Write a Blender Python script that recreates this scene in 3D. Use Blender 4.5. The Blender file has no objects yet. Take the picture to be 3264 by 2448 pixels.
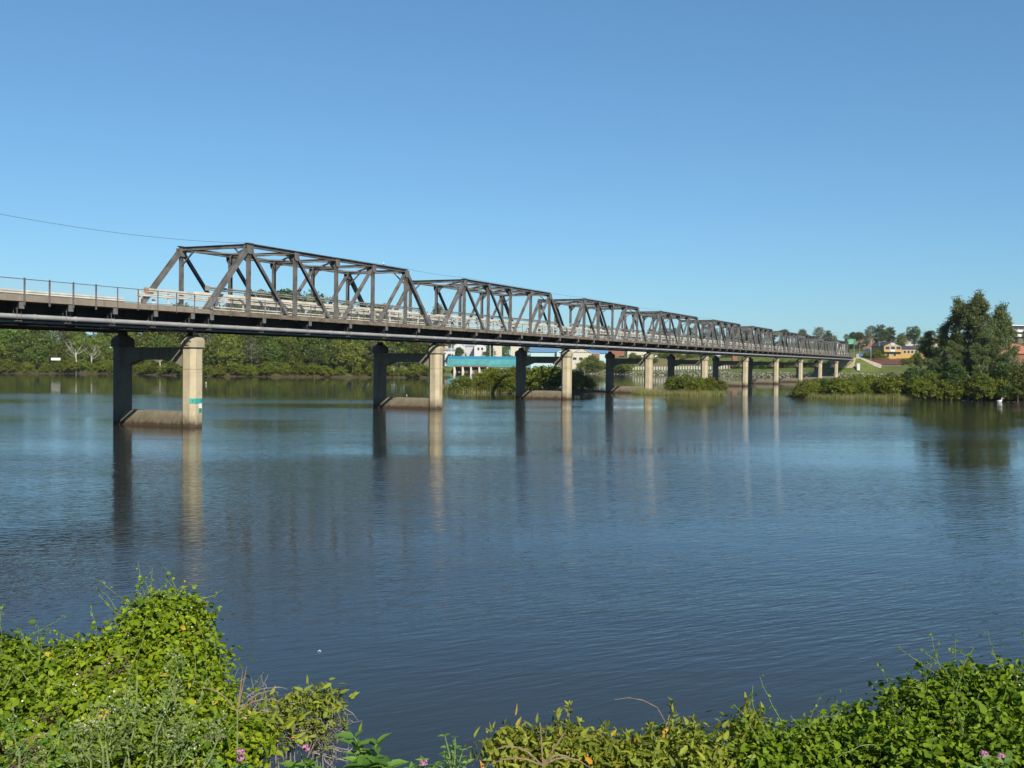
import bpy, math, random
import numpy as np
from mathutils import Vector, Matrix
random.seed(7); RNG = np.random.default_rng(7)
scene = bpy.context.scene

# ------------------------------------------------------------------ camera
F_PX, PITCH, ROLL, YAW = 3309.18, -.0207, .0098, .4413
OFF, TW, CAM_H = 53.5066, 6.8455, 4.932
cam_d = bpy.data.cameras.new('camera'); cam = bpy.data.objects.new('camera', cam_d)
scene.collection.objects.link(cam); scene.camera = cam
cam_d.sensor_width = 36; cam_d.lens = 36*F_PX/3264; cam_d.clip_start = .1; cam_d.clip_end = 6000
cp, sp = math.cos(PITCH), math.sin(PITCH); cr, sr = math.cos(ROLL), math.sin(ROLL)
fw = Vector((0, cp, sp)); up0 = Vector((0, -sp, cp)); rt0 = Vector((1, 0, 0))
rt = rt0*cr+up0*sr; up = up0*cr-rt0*sr
M = Matrix((rt, up, -fw)).transposed().to_4x4(); M.translation = (0, 0, CAM_H)
cam.matrix_world = M
scene.render.resolution_x = 1024; scene.render.resolution_y = 768

# ------------------------------------------------------------------ world, sun, exposure
SUN_EL, SUN_AZ = math.radians(36), math.radians(158)
w = bpy.data.worlds.new('World'); scene.world = w; w.use_nodes = True
nt = w.node_tree; nt.nodes.clear()
sky = nt.nodes.new('ShaderNodeTexSky'); sky.sky_type = 'NISHITA'; sky.sun_disc = False
sky.sun_elevation = SUN_EL; sky.sun_rotation = SUN_AZ
sky.air_density = 1.0; sky.dust_density = .25; sky.ozone_density = 2.6; sky.altitude = 0
bgn = nt.nodes.new('ShaderNodeBackground'); bgn.inputs['Strength'].default_value = .10
wo = nt.nodes.new('ShaderNodeOutputWorld')
tintn = nt.nodes.new('ShaderNodeMix'); tintn.data_type = 'RGBA'; tintn.blend_type = 'MULTIPLY'; tintn.inputs[0].default_value = 1; tintn.inputs[7].default_value = (.61, .995, 1.29, 1); tintn.clamp_result = False
gmn = nt.nodes.new('ShaderNodeGamma'); gmn.inputs[1].default_value = .75; nt.links.new(sky.outputs[0], gmn.inputs[0]); nt.links.new(gmn.outputs[0], tintn.inputs[6]); nt.links.new(tintn.outputs[2], bgn.inputs[0]); nt.links.new(bgn.outputs[0], wo.inputs[0])
sun_d = bpy.data.lights.new('sun', 'SUN'); sun_d.energy = 5.0; sun_d.angle = math.radians(.53); sun_d.color = (1, .93, .82)
sun = bpy.data.objects.new('sun', sun_d); scene.collection.objects.link(sun)
sv = Vector((math.sin(SUN_AZ)*math.cos(SUN_EL), math.cos(SUN_AZ)*math.cos(SUN_EL), math.sin(SUN_EL)))
sun.rotation_euler = (-sv).to_track_quat('-Z', 'Y').to_euler()
scene.view_settings.view_transform = 'Standard'; scene.view_settings.look = 'None'
scene.view_settings.exposure = .5; scene.view_settings.gamma = 1
scene.render.engine = 'CYCLES'
scene.cycles.max_bounces = 6; scene.cycles.transparent_max_bounces = 12
scene.cycles.caustics_reflective = False; scene.cycles.caustics_refractive = False

# ------------------------------------------------------------------ picture-to-world helpers (for surveying positions)
def ray(x, y):
    X, Y = x-1632, y-1224
    u = X*cr+Y*sr; v = -X*sr+Y*cr
    return Vector((u, F_PX*cp+v*sp, F_PX*sp-v*cp))/F_PX
def at(x, y, Y):
    r = ray(x, y); return Vector((r.x*Y/r.y, Y, CAM_H+r.z*Y/r.y))
def horizon(x): return 1224+(x-1632)*sr/cr + F_PX*math.tan(PITCH)

# ------------------------------------------------------------------ materials
def mat(name, col, rough=.8, var=.15, scale=3., col2=None, bump=0., metal=0., spec=.3, stretch=(1, 1, 1), thr=(.35, .65), objrand=0., detail=6., coord='Object'):
    m = bpy.data.materials.new(name); m.use_nodes = True; t = m.node_tree; n = t.nodes; L = t.links
    b = n['Principled BSDF']; b.inputs['Roughness'].default_value = rough; b.inputs['Metallic'].default_value = metal
    b.inputs['Specular IOR Level'].default_value = spec
    tc = n.new('ShaderNodeTexCoord'); mp = n.new('ShaderNodeMapping'); mp.inputs['Scale'].default_value = stretch
    L.new(tc.outputs[coord], mp.inputs[0])
    nz = n.new('ShaderNodeTexNoise'); nz.inputs['Scale'].default_value = scale; nz.inputs['Detail'].default_value = detail
    L.new(mp.outputs[0], nz.inputs['Vector'])
    r = n.new('ShaderNodeValToRGB'); e = r.color_ramp.elements
    e[0].position = thr[0]; e[1].position = thr[1]
    c2 = col2 if col2 else tuple(min(1, c*(1+var)) for c in col)
    c1 = col if col2 else tuple(c*(1-var) for c in col)
    e[0].color = (*c1, 1); e[1].color = (*c2, 1)
    L.new(nz.outputs['Fac'], r.inputs[0]); out = r.outputs[0]
    if objrand:
        oi = n.new('ShaderNodeObjectInfo'); hs = n.new('ShaderNodeHueSaturation')
        mr = n.new('ShaderNodeMapRange'); mr.inputs['To Min'].default_value = 1-objrand; mr.inputs['To Max'].default_value = 1+objrand
        L.new(oi.outputs['Random'], mr.inputs[0]); L.new(mr.outputs[0], hs.inputs['Value']); L.new(out, hs.inputs['Color']); out = hs.outputs[0]
    L.new(out, b.inputs['Base Color'])
    if bump:
        bn = n.new('ShaderNodeBump'); bn.inputs['Strength'].default_value = 1; bn.inputs['Distance'].default_value = bump
        L.new(nz.outputs['Fac'], bn.inputs['Height']); L.new(bn.outputs[0], b.inputs['Normal'])
    return m

def leafmat(name, c1, c2, c3=None, trans=.35, objrand=.25, hue=.02, rough=.5, spec=.3):
    """leaf colour by a per-leaf random number; every tree also differs a little"""
    m = bpy.data.materials.new(name); m.use_nodes = True; t = m.node_tree; n = t.nodes; L = t.links
    b = n['Principled BSDF']; b.inputs['Roughness'].default_value = rough; b.inputs['Specular IOR Level'].default_value = spec
    a = n.new('ShaderNodeAttribute'); a.attribute_name = 'tint'
    r = n.new('ShaderNodeValToRGB'); e = r.color_ramp.elements
    e[0].color = (*c1, 1); e[1].color = (*c2, 1); e[1].position = .9
    if c3: k = e.new(.975); k.color = (*c3, 1)
    L.new(a.outputs['Fac'], r.inputs[0])
    oi = n.new('ShaderNodeObjectInfo'); hs = n.new('ShaderNodeHueSaturation')
    mr = n.new('ShaderNodeMapRange'); mr.inputs['To Min'].default_value = 1-objrand; mr.inputs['To Max'].default_value = 1+objrand
    L.new(oi.outputs['Random'], mr.inputs[0]); L.new(mr.outputs[0], hs.inputs['Value'])
    mu = n.new('ShaderNodeMath'); mu.operation = 'MULTIPLY'; mu.inputs[1].default_value = 7.31
    fr = n.new('ShaderNodeMath'); fr.operation = 'FRACT'
    m2 = n.new('ShaderNodeMapRange'); m2.inputs['To Min'].default_value = .5-hue; m2.inputs['To Max'].default_value = .5+hue
    L.new(oi.outputs['Random'], mu.inputs[0]); L.new(mu.outputs[0], fr.inputs[0]); L.new(fr.outputs[0], m2.inputs[0]); L.new(m2.outputs[0], hs.inputs['Hue'])
    L.new(r.outputs[0], hs.inputs['Color']); L.new(hs.outputs[0], b.inputs['Base Color'])
    tr = n.new('ShaderNodeBsdfTranslucent'); L.new(hs.outputs[0], tr.inputs['Color'])
    mx = n.new('ShaderNodeMixShader'); mx.inputs[0].default_value = trans
    L.new(b.outputs[0], mx.inputs[1]); L.new(tr.outputs[0], mx.inputs[2]); L.new(mx.outputs[0], n['Material Output'].inputs[0])
    return m

def concrete_mat(name, base, dark, tide=True):
    """board-marked concrete: fine grain, vertical rain streaks, tide stain low down (world height)"""
    m = bpy.data.materials.new(name); m.use_nodes = True; t = m.node_tree; n = t.nodes; L = t.links
    b = n['Principled BSDF']; b.inputs['Roughness'].default_value = .9; b.inputs['Specular IOR Level'].default_value = .2
    g = n.new('ShaderNodeNewGeometry')
    def noise(sc, stretch, det=6):
        mp = n.new('ShaderNodeMapping'); mp.inputs['Scale'].default_value = stretch; L.new(g.outputs['Position'], mp.inputs[0])
        z = n.new('ShaderNodeTexNoise'); z.inputs['Scale'].default_value = sc; z.inputs['Detail'].default_value = det; L.new(mp.outputs[0], z.inputs['Vector']); return z.outputs['Fac']
    def mix(f, a_, b_):
        x = n.new('ShaderNodeMix'); x.data_type = 'RGBA'
        if isinstance(f, float): x.inputs[0].default_value = f
        else: L.new(f, x.inputs[0])
        for s, v in ((6, a_), (7, b_)):
            if isinstance(v, tuple): x.inputs[s].default_value = (*v, 1)
            else: L.new(v, x.inputs[s])
        return x.outputs[2]
    def rng(v, a_, b_, c_=0., d_=1.):
        x = n.new('ShaderNodeMapRange'); x.inputs[1].default_value = a_; x.inputs[2].default_value = b_; x.inputs[3].default_value = c_; x.inputs[4].default_value = d_
        L.new(v, x.inputs[0]); return x.outputs[0]
    c = mix(rng(noise(1.2, (1, 1, 1)), .3, .7), tuple(v*.86 for v in base), tuple(min(1, v*1.1) for v in base))
    c = mix(rng(noise(2.6, (1, 1, .09)), .55, .78, 0, .65), c, dark)
    c = mix(rng(noise(14, (1, 1, 1)), .5, .75, 0, .25), c, tuple(v*.6 for v in base))
    if tide:
        sx = n.new('ShaderNodeSeparateXYZ'); L.new(g.outputs['Position'], sx.inputs[0])
        ad = n.new('ShaderNodeMath'); ad.operation = 'MULTIPLY_ADD'; ad.inputs[1].default_value = .9; L.new(noise(3, (1, 1, .5)), ad.inputs[0]); L.new(sx.outputs[2], ad.inputs[2])
        c = mix(rng(ad.outputs[0], 1.5, .8, 0, .75), c, (.085, .068, .04))
        c = mix(rng(ad.outputs[0], .85, .6, 0, .85), c, (.045, .026, .015))
    L.new(c, b.inputs['Base Color'])
    bn = n.new('ShaderNodeBump'); bn.inputs['Distance'].default_value = .012; L.new(noise(5, (1, 1, 1)), bn.inputs['Height']); L.new(bn.outputs[0], b.inputs['Normal'])
    return m

def water_mat():
    m = bpy.data.materials.new('river_water'); m.use_nodes = True; t = m.node_tree; n = t.nodes; L = t.links
    b = n['Principled BSDF']; b.inputs['Base Color'].default_value = (.024, .027, .022, 1); b.inputs['IOR'].default_value = 1.333
    b.inputs['Roughness'].default_value = .04; b.inputs['Specular IOR Level'].default_value = .5
    g = n.new('ShaderNodeNewGeometry')
    def noise(sc, stretch, rot=0., det=3, rough=.5, dist=0.):
        mp = n.new('ShaderNodeMapping'); mp.vector_type = 'TEXTURE'; mp.inputs['Scale'].default_value = tuple(1/v for v in stretch); mp.inputs['Rotation'].default_value = (0, 0, rot); L.new(g.outputs['Position'], mp.inputs[0])
        z = n.new('ShaderNodeTexNoise'); z.inputs['Scale'].default_value = sc; z.inputs['Detail'].default_value = det; z.inputs['Roughness'].default_value = rough
        z.inputs['Distortion'].default_value = dist; L.new(mp.outputs[0], z.inputs['Vector']); return z.outputs['Fac']
    def math_(op, a_, b_=None, c_=None):
        x = n.new('ShaderNodeMath'); x.operation = op
        for i, v in enumerate((a_, b_, c_)):
            if v is None: continue
            if isinstance(v, (int, float)): x.inputs[i].default_value = v
            else: L.new(v, x.inputs[i])
        return x.outputs[0]
    def rng(v, a_, b_, c_=0., d_=1.):
        x = n.new('ShaderNodeMapRange'); x.interpolation_type = 'SMOOTHSTEP'; x.inputs[1].default_value = a_; x.inputs[2].default_value = b_; x.inputs[3].default_value = c_; x.inputs[4].default_value = d_
        L.new(v, x.inputs[0]); return x.outputs[0]
    # wind ripples: small crests, running mostly across the view, in patches
    rip = noise(2.7, (.42, 1.8, 1), .50, 3, .5, .3)
    rip2 = noise(5.5, (.45, 1.5, 1), .30, 2, .5, .2)
    swell = noise(.25, (.6, 1.5, 1), -.1, 2)
    h = math_('ADD', math_('MULTIPLY', rip, .027), math_('ADD', math_('MULTIPLY', rip2, .009), math_('MULTIPLY', swell, .05)))
    sx = n.new('ShaderNodeSeparateXYZ'); L.new(g.outputs['Position'], sx.inputs[0])
    patch = rng(noise(.022, (.55, 1.7, 1), .06, 3), .38, .62, .18, 1.)
    shel = math_('MULTIPLY_ADD', noise(.02, (.5, 1.2, 1), 0., 3), 90, sx.outputs[1])
    shel = math_('ADD', shel, math_('MULTIPLY', sx.outputs[0], -.15))
    calm = rng(shel, 170, 215, 1., .10)
    amp = math_('MULTIPLY', patch, calm)
    bn = n.new('ShaderNodeBump'); bn.inputs['Strength'].default_value = 1
    L.new(math_('MULTIPLY', amp, 1.0), bn.inputs['Distance']); L.new(h, bn.inputs['Height']); L.new(bn.outputs[0], b.inputs['Normal'])
    return m

MT = {}
MT['steel'] = mat('weathered_bridge_steel', (.070, .064, .057), .62, 0, 1.1, (.150, .143, .134), bump=.004, spec=.35)
MT['steel_top'] = mat('rusting_deck_edge', (.11, .085, .06), .85, 0, 1.4, (.21, .175, .13), bump=.01)
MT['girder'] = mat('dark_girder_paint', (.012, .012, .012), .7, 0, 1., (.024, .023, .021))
MT['pipe'] = mat('grey_pipe_paint', (.24, .235, .225), .5, 0, .8, (.33, .32, .31), spec=.4)
MT['pipe2'] = mat('galvanised_conduit', (.11, .105, .10), .55, 0, 1.5, (.17, .165, .16))
MT['rail'] = mat('cream_guard_rail', (.44, .40, .31), .6, 0, 1.1, (.62, .58, .49))
MT['railgrey'] = mat('grey_guard_rail', (.15, .14, .125), .6, 0, 1.1, (.26, .24, .21))
MT['fence'] = mat('railing_post_steel', (.085, .075, .07), .7, 0, 2., (.15, .13, .125))
MT['asphalt'] = mat('road_asphalt', (.05, .05, .05), .9, .25, 4.)
MT['concrete'] = concrete_mat('pier_concrete', (.43, .365, .24), (.17, .135, .085))
MT['concrete_cap'] = concrete_mat('cap_concrete', (.32, .275, .19), (.09, .075, .06), False)
MT['fascia'] = concrete_mat('footway_concrete', (.25, .21, .16), (.08, .07, .055), False)
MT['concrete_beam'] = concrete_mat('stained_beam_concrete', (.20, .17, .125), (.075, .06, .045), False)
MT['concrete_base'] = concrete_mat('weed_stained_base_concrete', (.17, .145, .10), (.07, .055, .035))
MT['concrete_shaded'] = concrete_mat('shade_and_stain_leg_concrete', (.17, .145, .11), (.085, .05, .028))  # far legs: deck shade darkened into the base colour; brown streaks are stain
MT['cap_shaded'] = concrete_mat('shade_and_stain_cap_concrete', (.13, .11, .085), (.05, .04, .032), False)  # far caps: base tone lowered to carry the deck's shade, with stain streaks
MT['teal'] = mat('teal_board', (.04, .30, .26), .6, .08)
MT['teal_dark'] = mat('dark_teal_board', (.01, .2, .2), .6, .08)
MT['white'] = mat('white_paint', (.62, .62, .60), .6, .05)
MT['black'] = mat('black_paint', (.02, .02, .02), .6, .05)
MT['orange'] = mat('faded_orange_paint', (.36, .20, .13), .6, .3, 6.)
MT['wire'] = mat('cable_black', (.03, .03, .035), .6, .05)
MT['bark'] = mat('bark', (.11, .09, .07), .9, .3, 3., stretch=(1, 1, .2), bump=.02)
MT['bark_pale'] = mat('pale_dead_wood', (.36, .33, .30), .9, .2, 3., stretch=(1, 1, .2))
MT['twig'] = mat('grey_twig', (.20, .18, .165), .9, .25, 9.)
MT['ground'] = mat('bank_ground', (.045, .055, .02), .95, 0, .35, (.12, .10, .055), bump=.05, coord='Object')
MT['lawn'] = None
MT['water'] = water_mat()
MT['rock'] = mat('seawall_rock', (.13, .12, .10), .95, 0, .9, (.32, .30, .26), bump=.1)
# foliage
MT['lf_wood'] = leafmat('wood_leaf', (.055, .090, .012), (.165, .200, .028), (.24, .23, .11), objrand=.36, hue=.025)
MT['lf_dark'] = leafmat('dark_leaf', (.030, .056, .012), (.085, .125, .026), objrand=.3)
MT['lf_olive'] = leafmat('grey_olive_leaf', (.075, .085, .035), (.16, .165, .075), objrand=.25)
MT['lf_mangrove'] = leafmat('mangrove_leaf', (.062, .092, .008), (.175, .195, .014), objrand=.22, hue=.012)
MT['lf_cas'] = leafmat('sheoak_needles', (.050, .076, .022), (.155, .19, .060), objrand=.2, hue=.012, trans=.3)
MT['lf_reed'] = leafmat('reed_blade', (.11, .15, .03), (.32, .31, .11), (.44, .35, .17), objrand=.1)
MT['lf_vine'] = leafmat('vine_leaf', (.052, .115, .006), (.26, .34, .014), (.55, .36, .05), objrand=.04, hue=.004, trans=.28, rough=.55, spec=.15)
MT['lf_vine2'] = leafmat('vine_leaf_dark', (.034, .085, .006), (.205, .285, .014), (.33, .30, .05), objrand=.04, hue=.004, trans=.28, rough=.55, spec=.15)
MT['lf_man_near'] = leafmat('near_mangrove_leaf', (.085, .115, .015), (.30, .33, .035), (.60, .27, .04), objrand=.05, hue=.006, trans=.32, rough=.55, spec=.2)
MT['lf_grey'] = leafmat('grey_green_weed_leaf', (.09, .145, .030), (.23, .30, .095), objrand=.05, hue=.004)
MT['lf_lant'] = leafmat('broad_leaf', (.06, .14, .02), (.17, .31, .05), objrand=.04, hue=.004)
MT['fl_white'] = leafmat('cream_flower', (.62, .60, .42), (.80, .80, .66), objrand=.02, hue=.003)
MT['fl_cream'] = leafmat('pale_bud', (.26, .29, .13), (.50, .50, .30), objrand=.02, hue=.003)
MT['fl_pink'] = leafmat('pink_flower', (.42, .13, .27), (.62, .32, .46), objrand=.02, hue=.003)
MT['stem'] = mat('green_stem', (.16, .20, .07), .7, .25, 20.)
MT['stem_dry'] = mat('dry_stem', (.20, .145, .085), .8, .3, 20.)

# ------------------------------------------------------------------ object helpers
def link(o, parent=None):
    scene.collection.objects.link(o)
    if parent: o.parent = parent
    return o
def tag(o, label=None, cat=None, group=None, kind=None):
    if label: o['label'] = label
    if cat: o['category'] = cat
    if group: o['group'] = group
    if kind: o['kind'] = kind
    return o
def empty(name, loc, rz=0, sc=1.):
    o = bpy.data.objects.new(name, None); o.location = loc; o.rotation_euler = (0, 0, rz); o.scale = (sc, sc, sc); o.empty_display_size = .2
    return link(o)
def mobj(name, mesh, parent=None, loc=None):
    o = bpy.data.objects.new(name, mesh)
    if loc is not None: o.location = loc
    return link(o, parent)

class MB:
    def __init__(s): s.v = []; s.f = []; s.smooth = False
    def add(s, vs, fs):
        k = len(s.v); s.v += [tuple(v) for v in vs]; s.f += [tuple(i+k for i in f) for f in fs]; return s
    def box(s, x0, x1, y0, y1, z0, z1):
        vs = [(x, y, z) for x in (x0, x1) for y in (y0, y1) for z in (z0, z1)]
        return s.add(vs, [(0, 1, 3, 2), (4, 6, 7, 5), (0, 4, 5, 1), (2, 3, 7, 6), (0, 2, 6, 4), (1, 5, 7, 3)])
    def bar(s, a, b, wd, ht, upv=(0, 0, 1), sh=(0, 0)):
        a = Vector(a); b = Vector(b); d = (b-a).normalized(); u = Vector(upv)
        sd = d.cross(u).normalized(); u = sd.cross(d).normalized()
        vs = []
        for p in (a, b):
            for i, j in ((-1, -1), (1, -1), (1, 1), (-1, 1)):
                vs.append(p+sd*(i*wd/2+sh[0])+u*(j*ht/2+sh[1]))
        return s.add(vs, [(3, 2, 1, 0), (4, 5, 6, 7), (0, 1, 5, 4), (1, 2, 6, 5), (2, 3, 7, 6), (3, 0, 4, 7)])
    def isec(s, a, b, wd, dp, t=.025, upv=(0, 1, 0)):
        """rolled I section: two flanges of width wd (sideways), a web of depth dp along upv"""
        s.bar(a, b, wd, t, upv, (0, dp/2-t/2)); s.bar(a, b, wd, t, upv, (0, -dp/2+t/2)); s.bar(a, b, t, dp-2*t-.004, upv)
        return s
    def tube(s, pts, r, n=8, cap=True):
        pts = [Vector(p) for p in pts]; k = len(s.v); rr = r if isinstance(r, (list, tuple)) else [r]*len(pts)
        prev = None
        for i, p in enumerate(pts):
            d = (pts[min(i+1, len(pts)-1)]-pts[max(i-1, 0)]).normalized()
            u = Vector((0, 0, 1)) if abs(d.z) < .9 else Vector((1, 0, 0))
            if prev is not None: u = prev
            a = d.cross(u).normalized(); b = a.cross(d).normalized(); prev = b
            for j in range(n):
                t = 2*math.pi*j/n; s.v.append(tuple(p+(a*math.cos(t)+b*math.sin(t))*rr[i]))
        for i in range(len(pts)-1):
            for j in range(n):
                j2 = (j+1) % n; s.f.append((k+i*n+j, k+i*n+j2, k+(i+1)*n+j2, k+(i+1)*n+j))
        if cap:
            s.f.append(tuple(k+j for j in reversed(range(n)))); s.f.append(tuple(k+(len(pts)-1)*n+j for j in range(n)))
        return s
    def prism(s, poly, z0, z1, poly2=None):
        n = len(poly); p2 = poly2 or poly
        return s.add([(x, y, z0) for x, y in poly]+[(x, y, z1) for x, y in p2],
                     [tuple(reversed(range(n))), tuple(range(n, 2*n))]+[(i, (i+1) % n, n+(i+1) % n, n+i) for i in range(n)])
    def mesh(s, name, m, smooth=False):
        me = bpy.data.meshes.new(name); me.from_pydata(s.v, [], s.f); me.materials.append(m)
        if smooth: me.shade_smooth()
        me.update(); return me
    def build(s, name, m, parent=None, loc=None, smooth=False):
        return mobj(name, s.mesh(name, m, smooth), parent, loc)

def npmesh(name, V, Fc, m, tint=None, smooth=False):
    """fast mesh from numpy: V (n,3), Fc (m,k)"""
    me = bpy.data.meshes.new(name); k = Fc.shape[1]
    me.vertices.add(len(V)); me.vertices.foreach_set('co', V.astype(np.float32).ravel())
    me.loops.add(Fc.size); me.loops.foreach_set('vertex_index', Fc.astype(np.int32).ravel())
    me.polygons.add(len(Fc)); me.polygons.foreach_set('loop_start', np.arange(0, Fc.size, k, dtype=np.int32))
    me.polygons.foreach_set('loop_total', np.full(len(Fc), k, dtype=np.int32))
    if smooth: me.polygons.foreach_set('use_smooth', np.ones(len(Fc), dtype=bool))
    me.update(calc_edges=True)
    if tint is not None:
        a = me.attributes.new('tint', 'FLOAT', 'FACE'); a.data.foreach_set('value', tint.astype(np.float32))
    me.materials.append(m); return me

def unit(a): return a/np.maximum(1e-9, np.linalg.norm(a, axis=1, keepdims=True))
def leaf_arrays(P, N, T, Ln, Wd, shape='rhomb', fold=.12):
    """leaves as folded ovals: P base points, N normals, T axis, Ln length, Wd width"""
    N = unit(N); T = unit(T-N*np.sum(N*T, axis=1, keepdims=True)); B = np.cross(N, T)
    Ln = np.broadcast_to(np.asarray(Ln, float), (len(P),)); Wd = np.broadcast_to(np.asarray(Wd, float), (len(P),))
    if shape == 'rhomb': prof = [(0, 0, 0), (.45, .5, fold), (1, 0, 0), (.45, -.5, fold)]; fc = [(0, 1, 2, 3)]
    elif shape == 'tri': prof = [(0, -.5, 0), (1, 0, 0), (0, .5, 0)]; fc = [(0, 1, 2)]
    else: prof = [(0, 0, 0), (.2, .44, fold), (.55, .36, fold), (1, 0, -.12), (.55, -.36, fold), (.2, -.44, fold)]; fc = [(0, 1, 2, 3), (0, 3, 4, 5)]
    q = len(prof)
    V = np.empty((len(P), q, 3))
    for i, (t, b, h) in enumerate(prof):
        V[:, i] = P+T*(t*Ln)[:, None]+B*(b*Wd)[:, None]+N*(h*Wd)[:, None]
    base = (np.arange(len(P))*q)[:, None, None]
    Fc = (base+np.array(fc)[None]).reshape(-1, len(fc[0]))
    return V.reshape(-1, 3), Fc, len(fc)
def rnd_unit(n): return unit(RNG.normal(size=(n, 3)))

def crown_mesh(name, lobes, n, size, m, shape='rhomb', clump=.55, updir=.35, aspect=.62, inner=.25, droop=0.):
    """foliage spread in clumps over the outer volume of several lobes (cx,cy,cz,rx,ry,rz)"""
    L = np.array(lobes, float); vol = L[:, 3]*L[:, 4]+L[:, 4]*L[:, 5]+L[:, 3]*L[:, 5]
    nc = max(8, n//14)
    idx = RNG.choice(len(L), nc, p=vol/vol.sum()); D = rnd_unit(nc); D[:, 2] = np.where(D[:, 2] < -.55, -D[:, 2], D[:, 2])
    rr = np.where(RNG.random(nc) < inner, RNG.uniform(.35, .8, nc), RNG.uniform(.82, 1.04, nc))
    C = L[idx, :3]+D*L[idx, 3:]*rr[:, None]
    ok = np.ones(nc, bool)
    for k in range(len(L)):                       # drop clumps buried inside another lobe
        q = np.sum(((C-L[k, :3])/L[k, 3:])**2, axis=1); ok &= ~((q < .30) & (idx != k))
    C = C[ok]; D = D[ok]; per = int(n/len(C))+1
    tC = RNG.random(len(C))
    P = np.repeat(C, per, axis=0); N0 = np.repeat(D, per, axis=0); tint = np.repeat(tC, per)
    P = P+RNG.normal(size=P.shape)*clump*np.array([1, 1, .6])
    N = N0*.7+RNG.normal(size=P.shape)*.65; N[:, 2] += updir
    T = RNG.normal(size=P.shape)+np.array([0, 0, -droop])
    sz = size*(.5+RNG.random(len(P))**1.6*1.1)*1.1
    V, Fc, k = leaf_arrays(P, N, T, sz, sz*aspect*RNG.uniform(.7, 1.1, len(P)), shape)
    tint = np.clip(tint*.55+RNG.random(len(P))*.45, 0, 1)
    return npmesh(name, V, Fc, m, np.repeat(tint, k))

# ------------------------------------------------------------------ terrain
def sdist(X, Y, poly):
    P = np.array(poly, float); Q = np.roll(P, -1, axis=0); d2 = np.full(X.shape, 1e18); ins = np.zeros(X.shape, bool)
    for (x0, y0), (x1, y1) in zip(P, Q):
        dx, dy = x1-x0, y1-y0; t = np.clip(((X-x0)*dx+(Y-y0)*dy)/(dx*dx+dy*dy), 0, 1)
        d2 = np.minimum(d2, (X-x0-t*dx)**2+(Y-y0-t*dy)**2)
        c = ((y0 > Y) != (y1 > Y)); xs = x0+(Y-y0)*dx/(dy if dy else 1e-9); ins ^= c & (X < xs)
    return np.where(ins, 1, -1)*np.sqrt(d2)
LB = [(-1500, 210), (-400, 316), (-159, 323), (-132, 336), (-86, 304), (-41, 313), (-22, 319), (-18.5, 326), (-24, 345), (-40, 380), (-75, 430), (-160, 520), (-300, 700), (-1500, 900)]
FB = [(-1500, 800), (-300, 620), (-60, 514), (-26, 507), (0, 500), (20, 490), (60, 472), (95, 435), (116, 399), (150, 382), (200, 366), (300, 340), (500, 300), (1800, 200), (1800, 5000), (-1500, 5000)]
RP = [(44, 162), (47, 157), (54, 154.5), (67, 155.5), (76, 151), (90, 147), (130, 140), (220, 125), (600, 90), (600, 215), (220, 215), (130, 205), (90, 192), (60, 178), (47, 168)]
MI = [(-13.5, 176), (-11.5, 168), (-2, 163.5), (8, 161.5), (15, 168), (17.5, 180), (14, 192), (0, 193), (-12, 188)]
RI = [(19.8, 170), (21, 166), (27, 164.6), (33, 164), (34.6, 168), (33, 174), (22, 175.5)]
def sm(v, a, b): t = np.clip((v-a)/(b-a), 0, 1); return t*t*(3-2*t)
BD = np.array([math.sin(YAW), math.cos(YAW)]); BN = np.array([-math.cos(YAW), math.sin(YAW)])
def height(X, Y):
    X = np.asarray(X, float); Y = np.asarray(Y, float)
    z = np.full(X.shape, -2.5)
    d = sdist(X, Y, LB); z = np.maximum(z, np.where(d > 0, .15+.6*sm(d, 0, 2)+.035*np.minimum(d, 12)+7.5*sm(d, 10, 60)+.02*np.maximum(0, d-60), d*.35))
    d = sdist(X, Y, FB); d0 = 22+40*sm(-X, -70, 0)
    hz = 1.9*sm(d, 0, 2.6)+.6*sm(d, 4, 20)+5.6*sm(d-d0, 0, 24)+(.012+.04*sm(X, 40, 110))*np.clip(d-62, 0, 260)
    hz2 = 1.0*sm(d, 0, 3)+3.9*np.clip(d/38, 0, 1)+3.3*sm(d, 45, 48)+.05*np.clip(d-62, 0, 260)
    k = sm(X, 108, 118); hz = hz*(1-k)+hz2*k
    z = np.maximum(z, np.where(d > 0, .1+hz, d*.5))
    for P in (RP, MI, RI):
        d = sdist(X, Y, P); z = np.maximum(z, np.where(d > 0, .05+.3*sm(d, 0, 3), d*.35))
    s = X*BD[0]+Y*BD[1]; o = X*BN[0]+Y*BN[1]-OFF                       # road embankment behind the abutment
    side = np.maximum(0, np.abs(o-3.2)-4.9); e = 8.3-side*.6-np.maximum(0, 428-s)*.6
    z = np.where(s > 410, np.maximum(z, np.minimum(e, 8.3)), z)
    near = np.clip(3.25-np.maximum(0, Y-1.6)*.42+.0*X, -2.5, 3.3)       # the bank the photographer stands on
    z = np.maximum(z, near)
    return z
def axis(parts): return np.unique(np.round(np.concatenate([np.arange(a, b, st) for a, b, st in parts]), 3))
gx = axis([(-1500, -220, 40), (-220, 260, 2.5), (260, 400, 10), (400, 1801, 50)])
gy = axis([(-60, -5, 6), (-5, 16, 1), (16, 140, 6), (140, 210, 1.5), (210, 290, 6), (290, 560, 2.5), (560, 800, 12), (800, 4001, 120)])
GX, GY = np.meshgrid(gx, gy); GZ = height(GX, GY); GZ += np.where(GZ > .6, RNG.normal(size=GZ.shape)*.04, 0)
nx, ny = len(gx), len(gy); ii = (np.arange(ny-1)[:, None]*nx+np.arange(nx-1)[None]).ravel()
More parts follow.
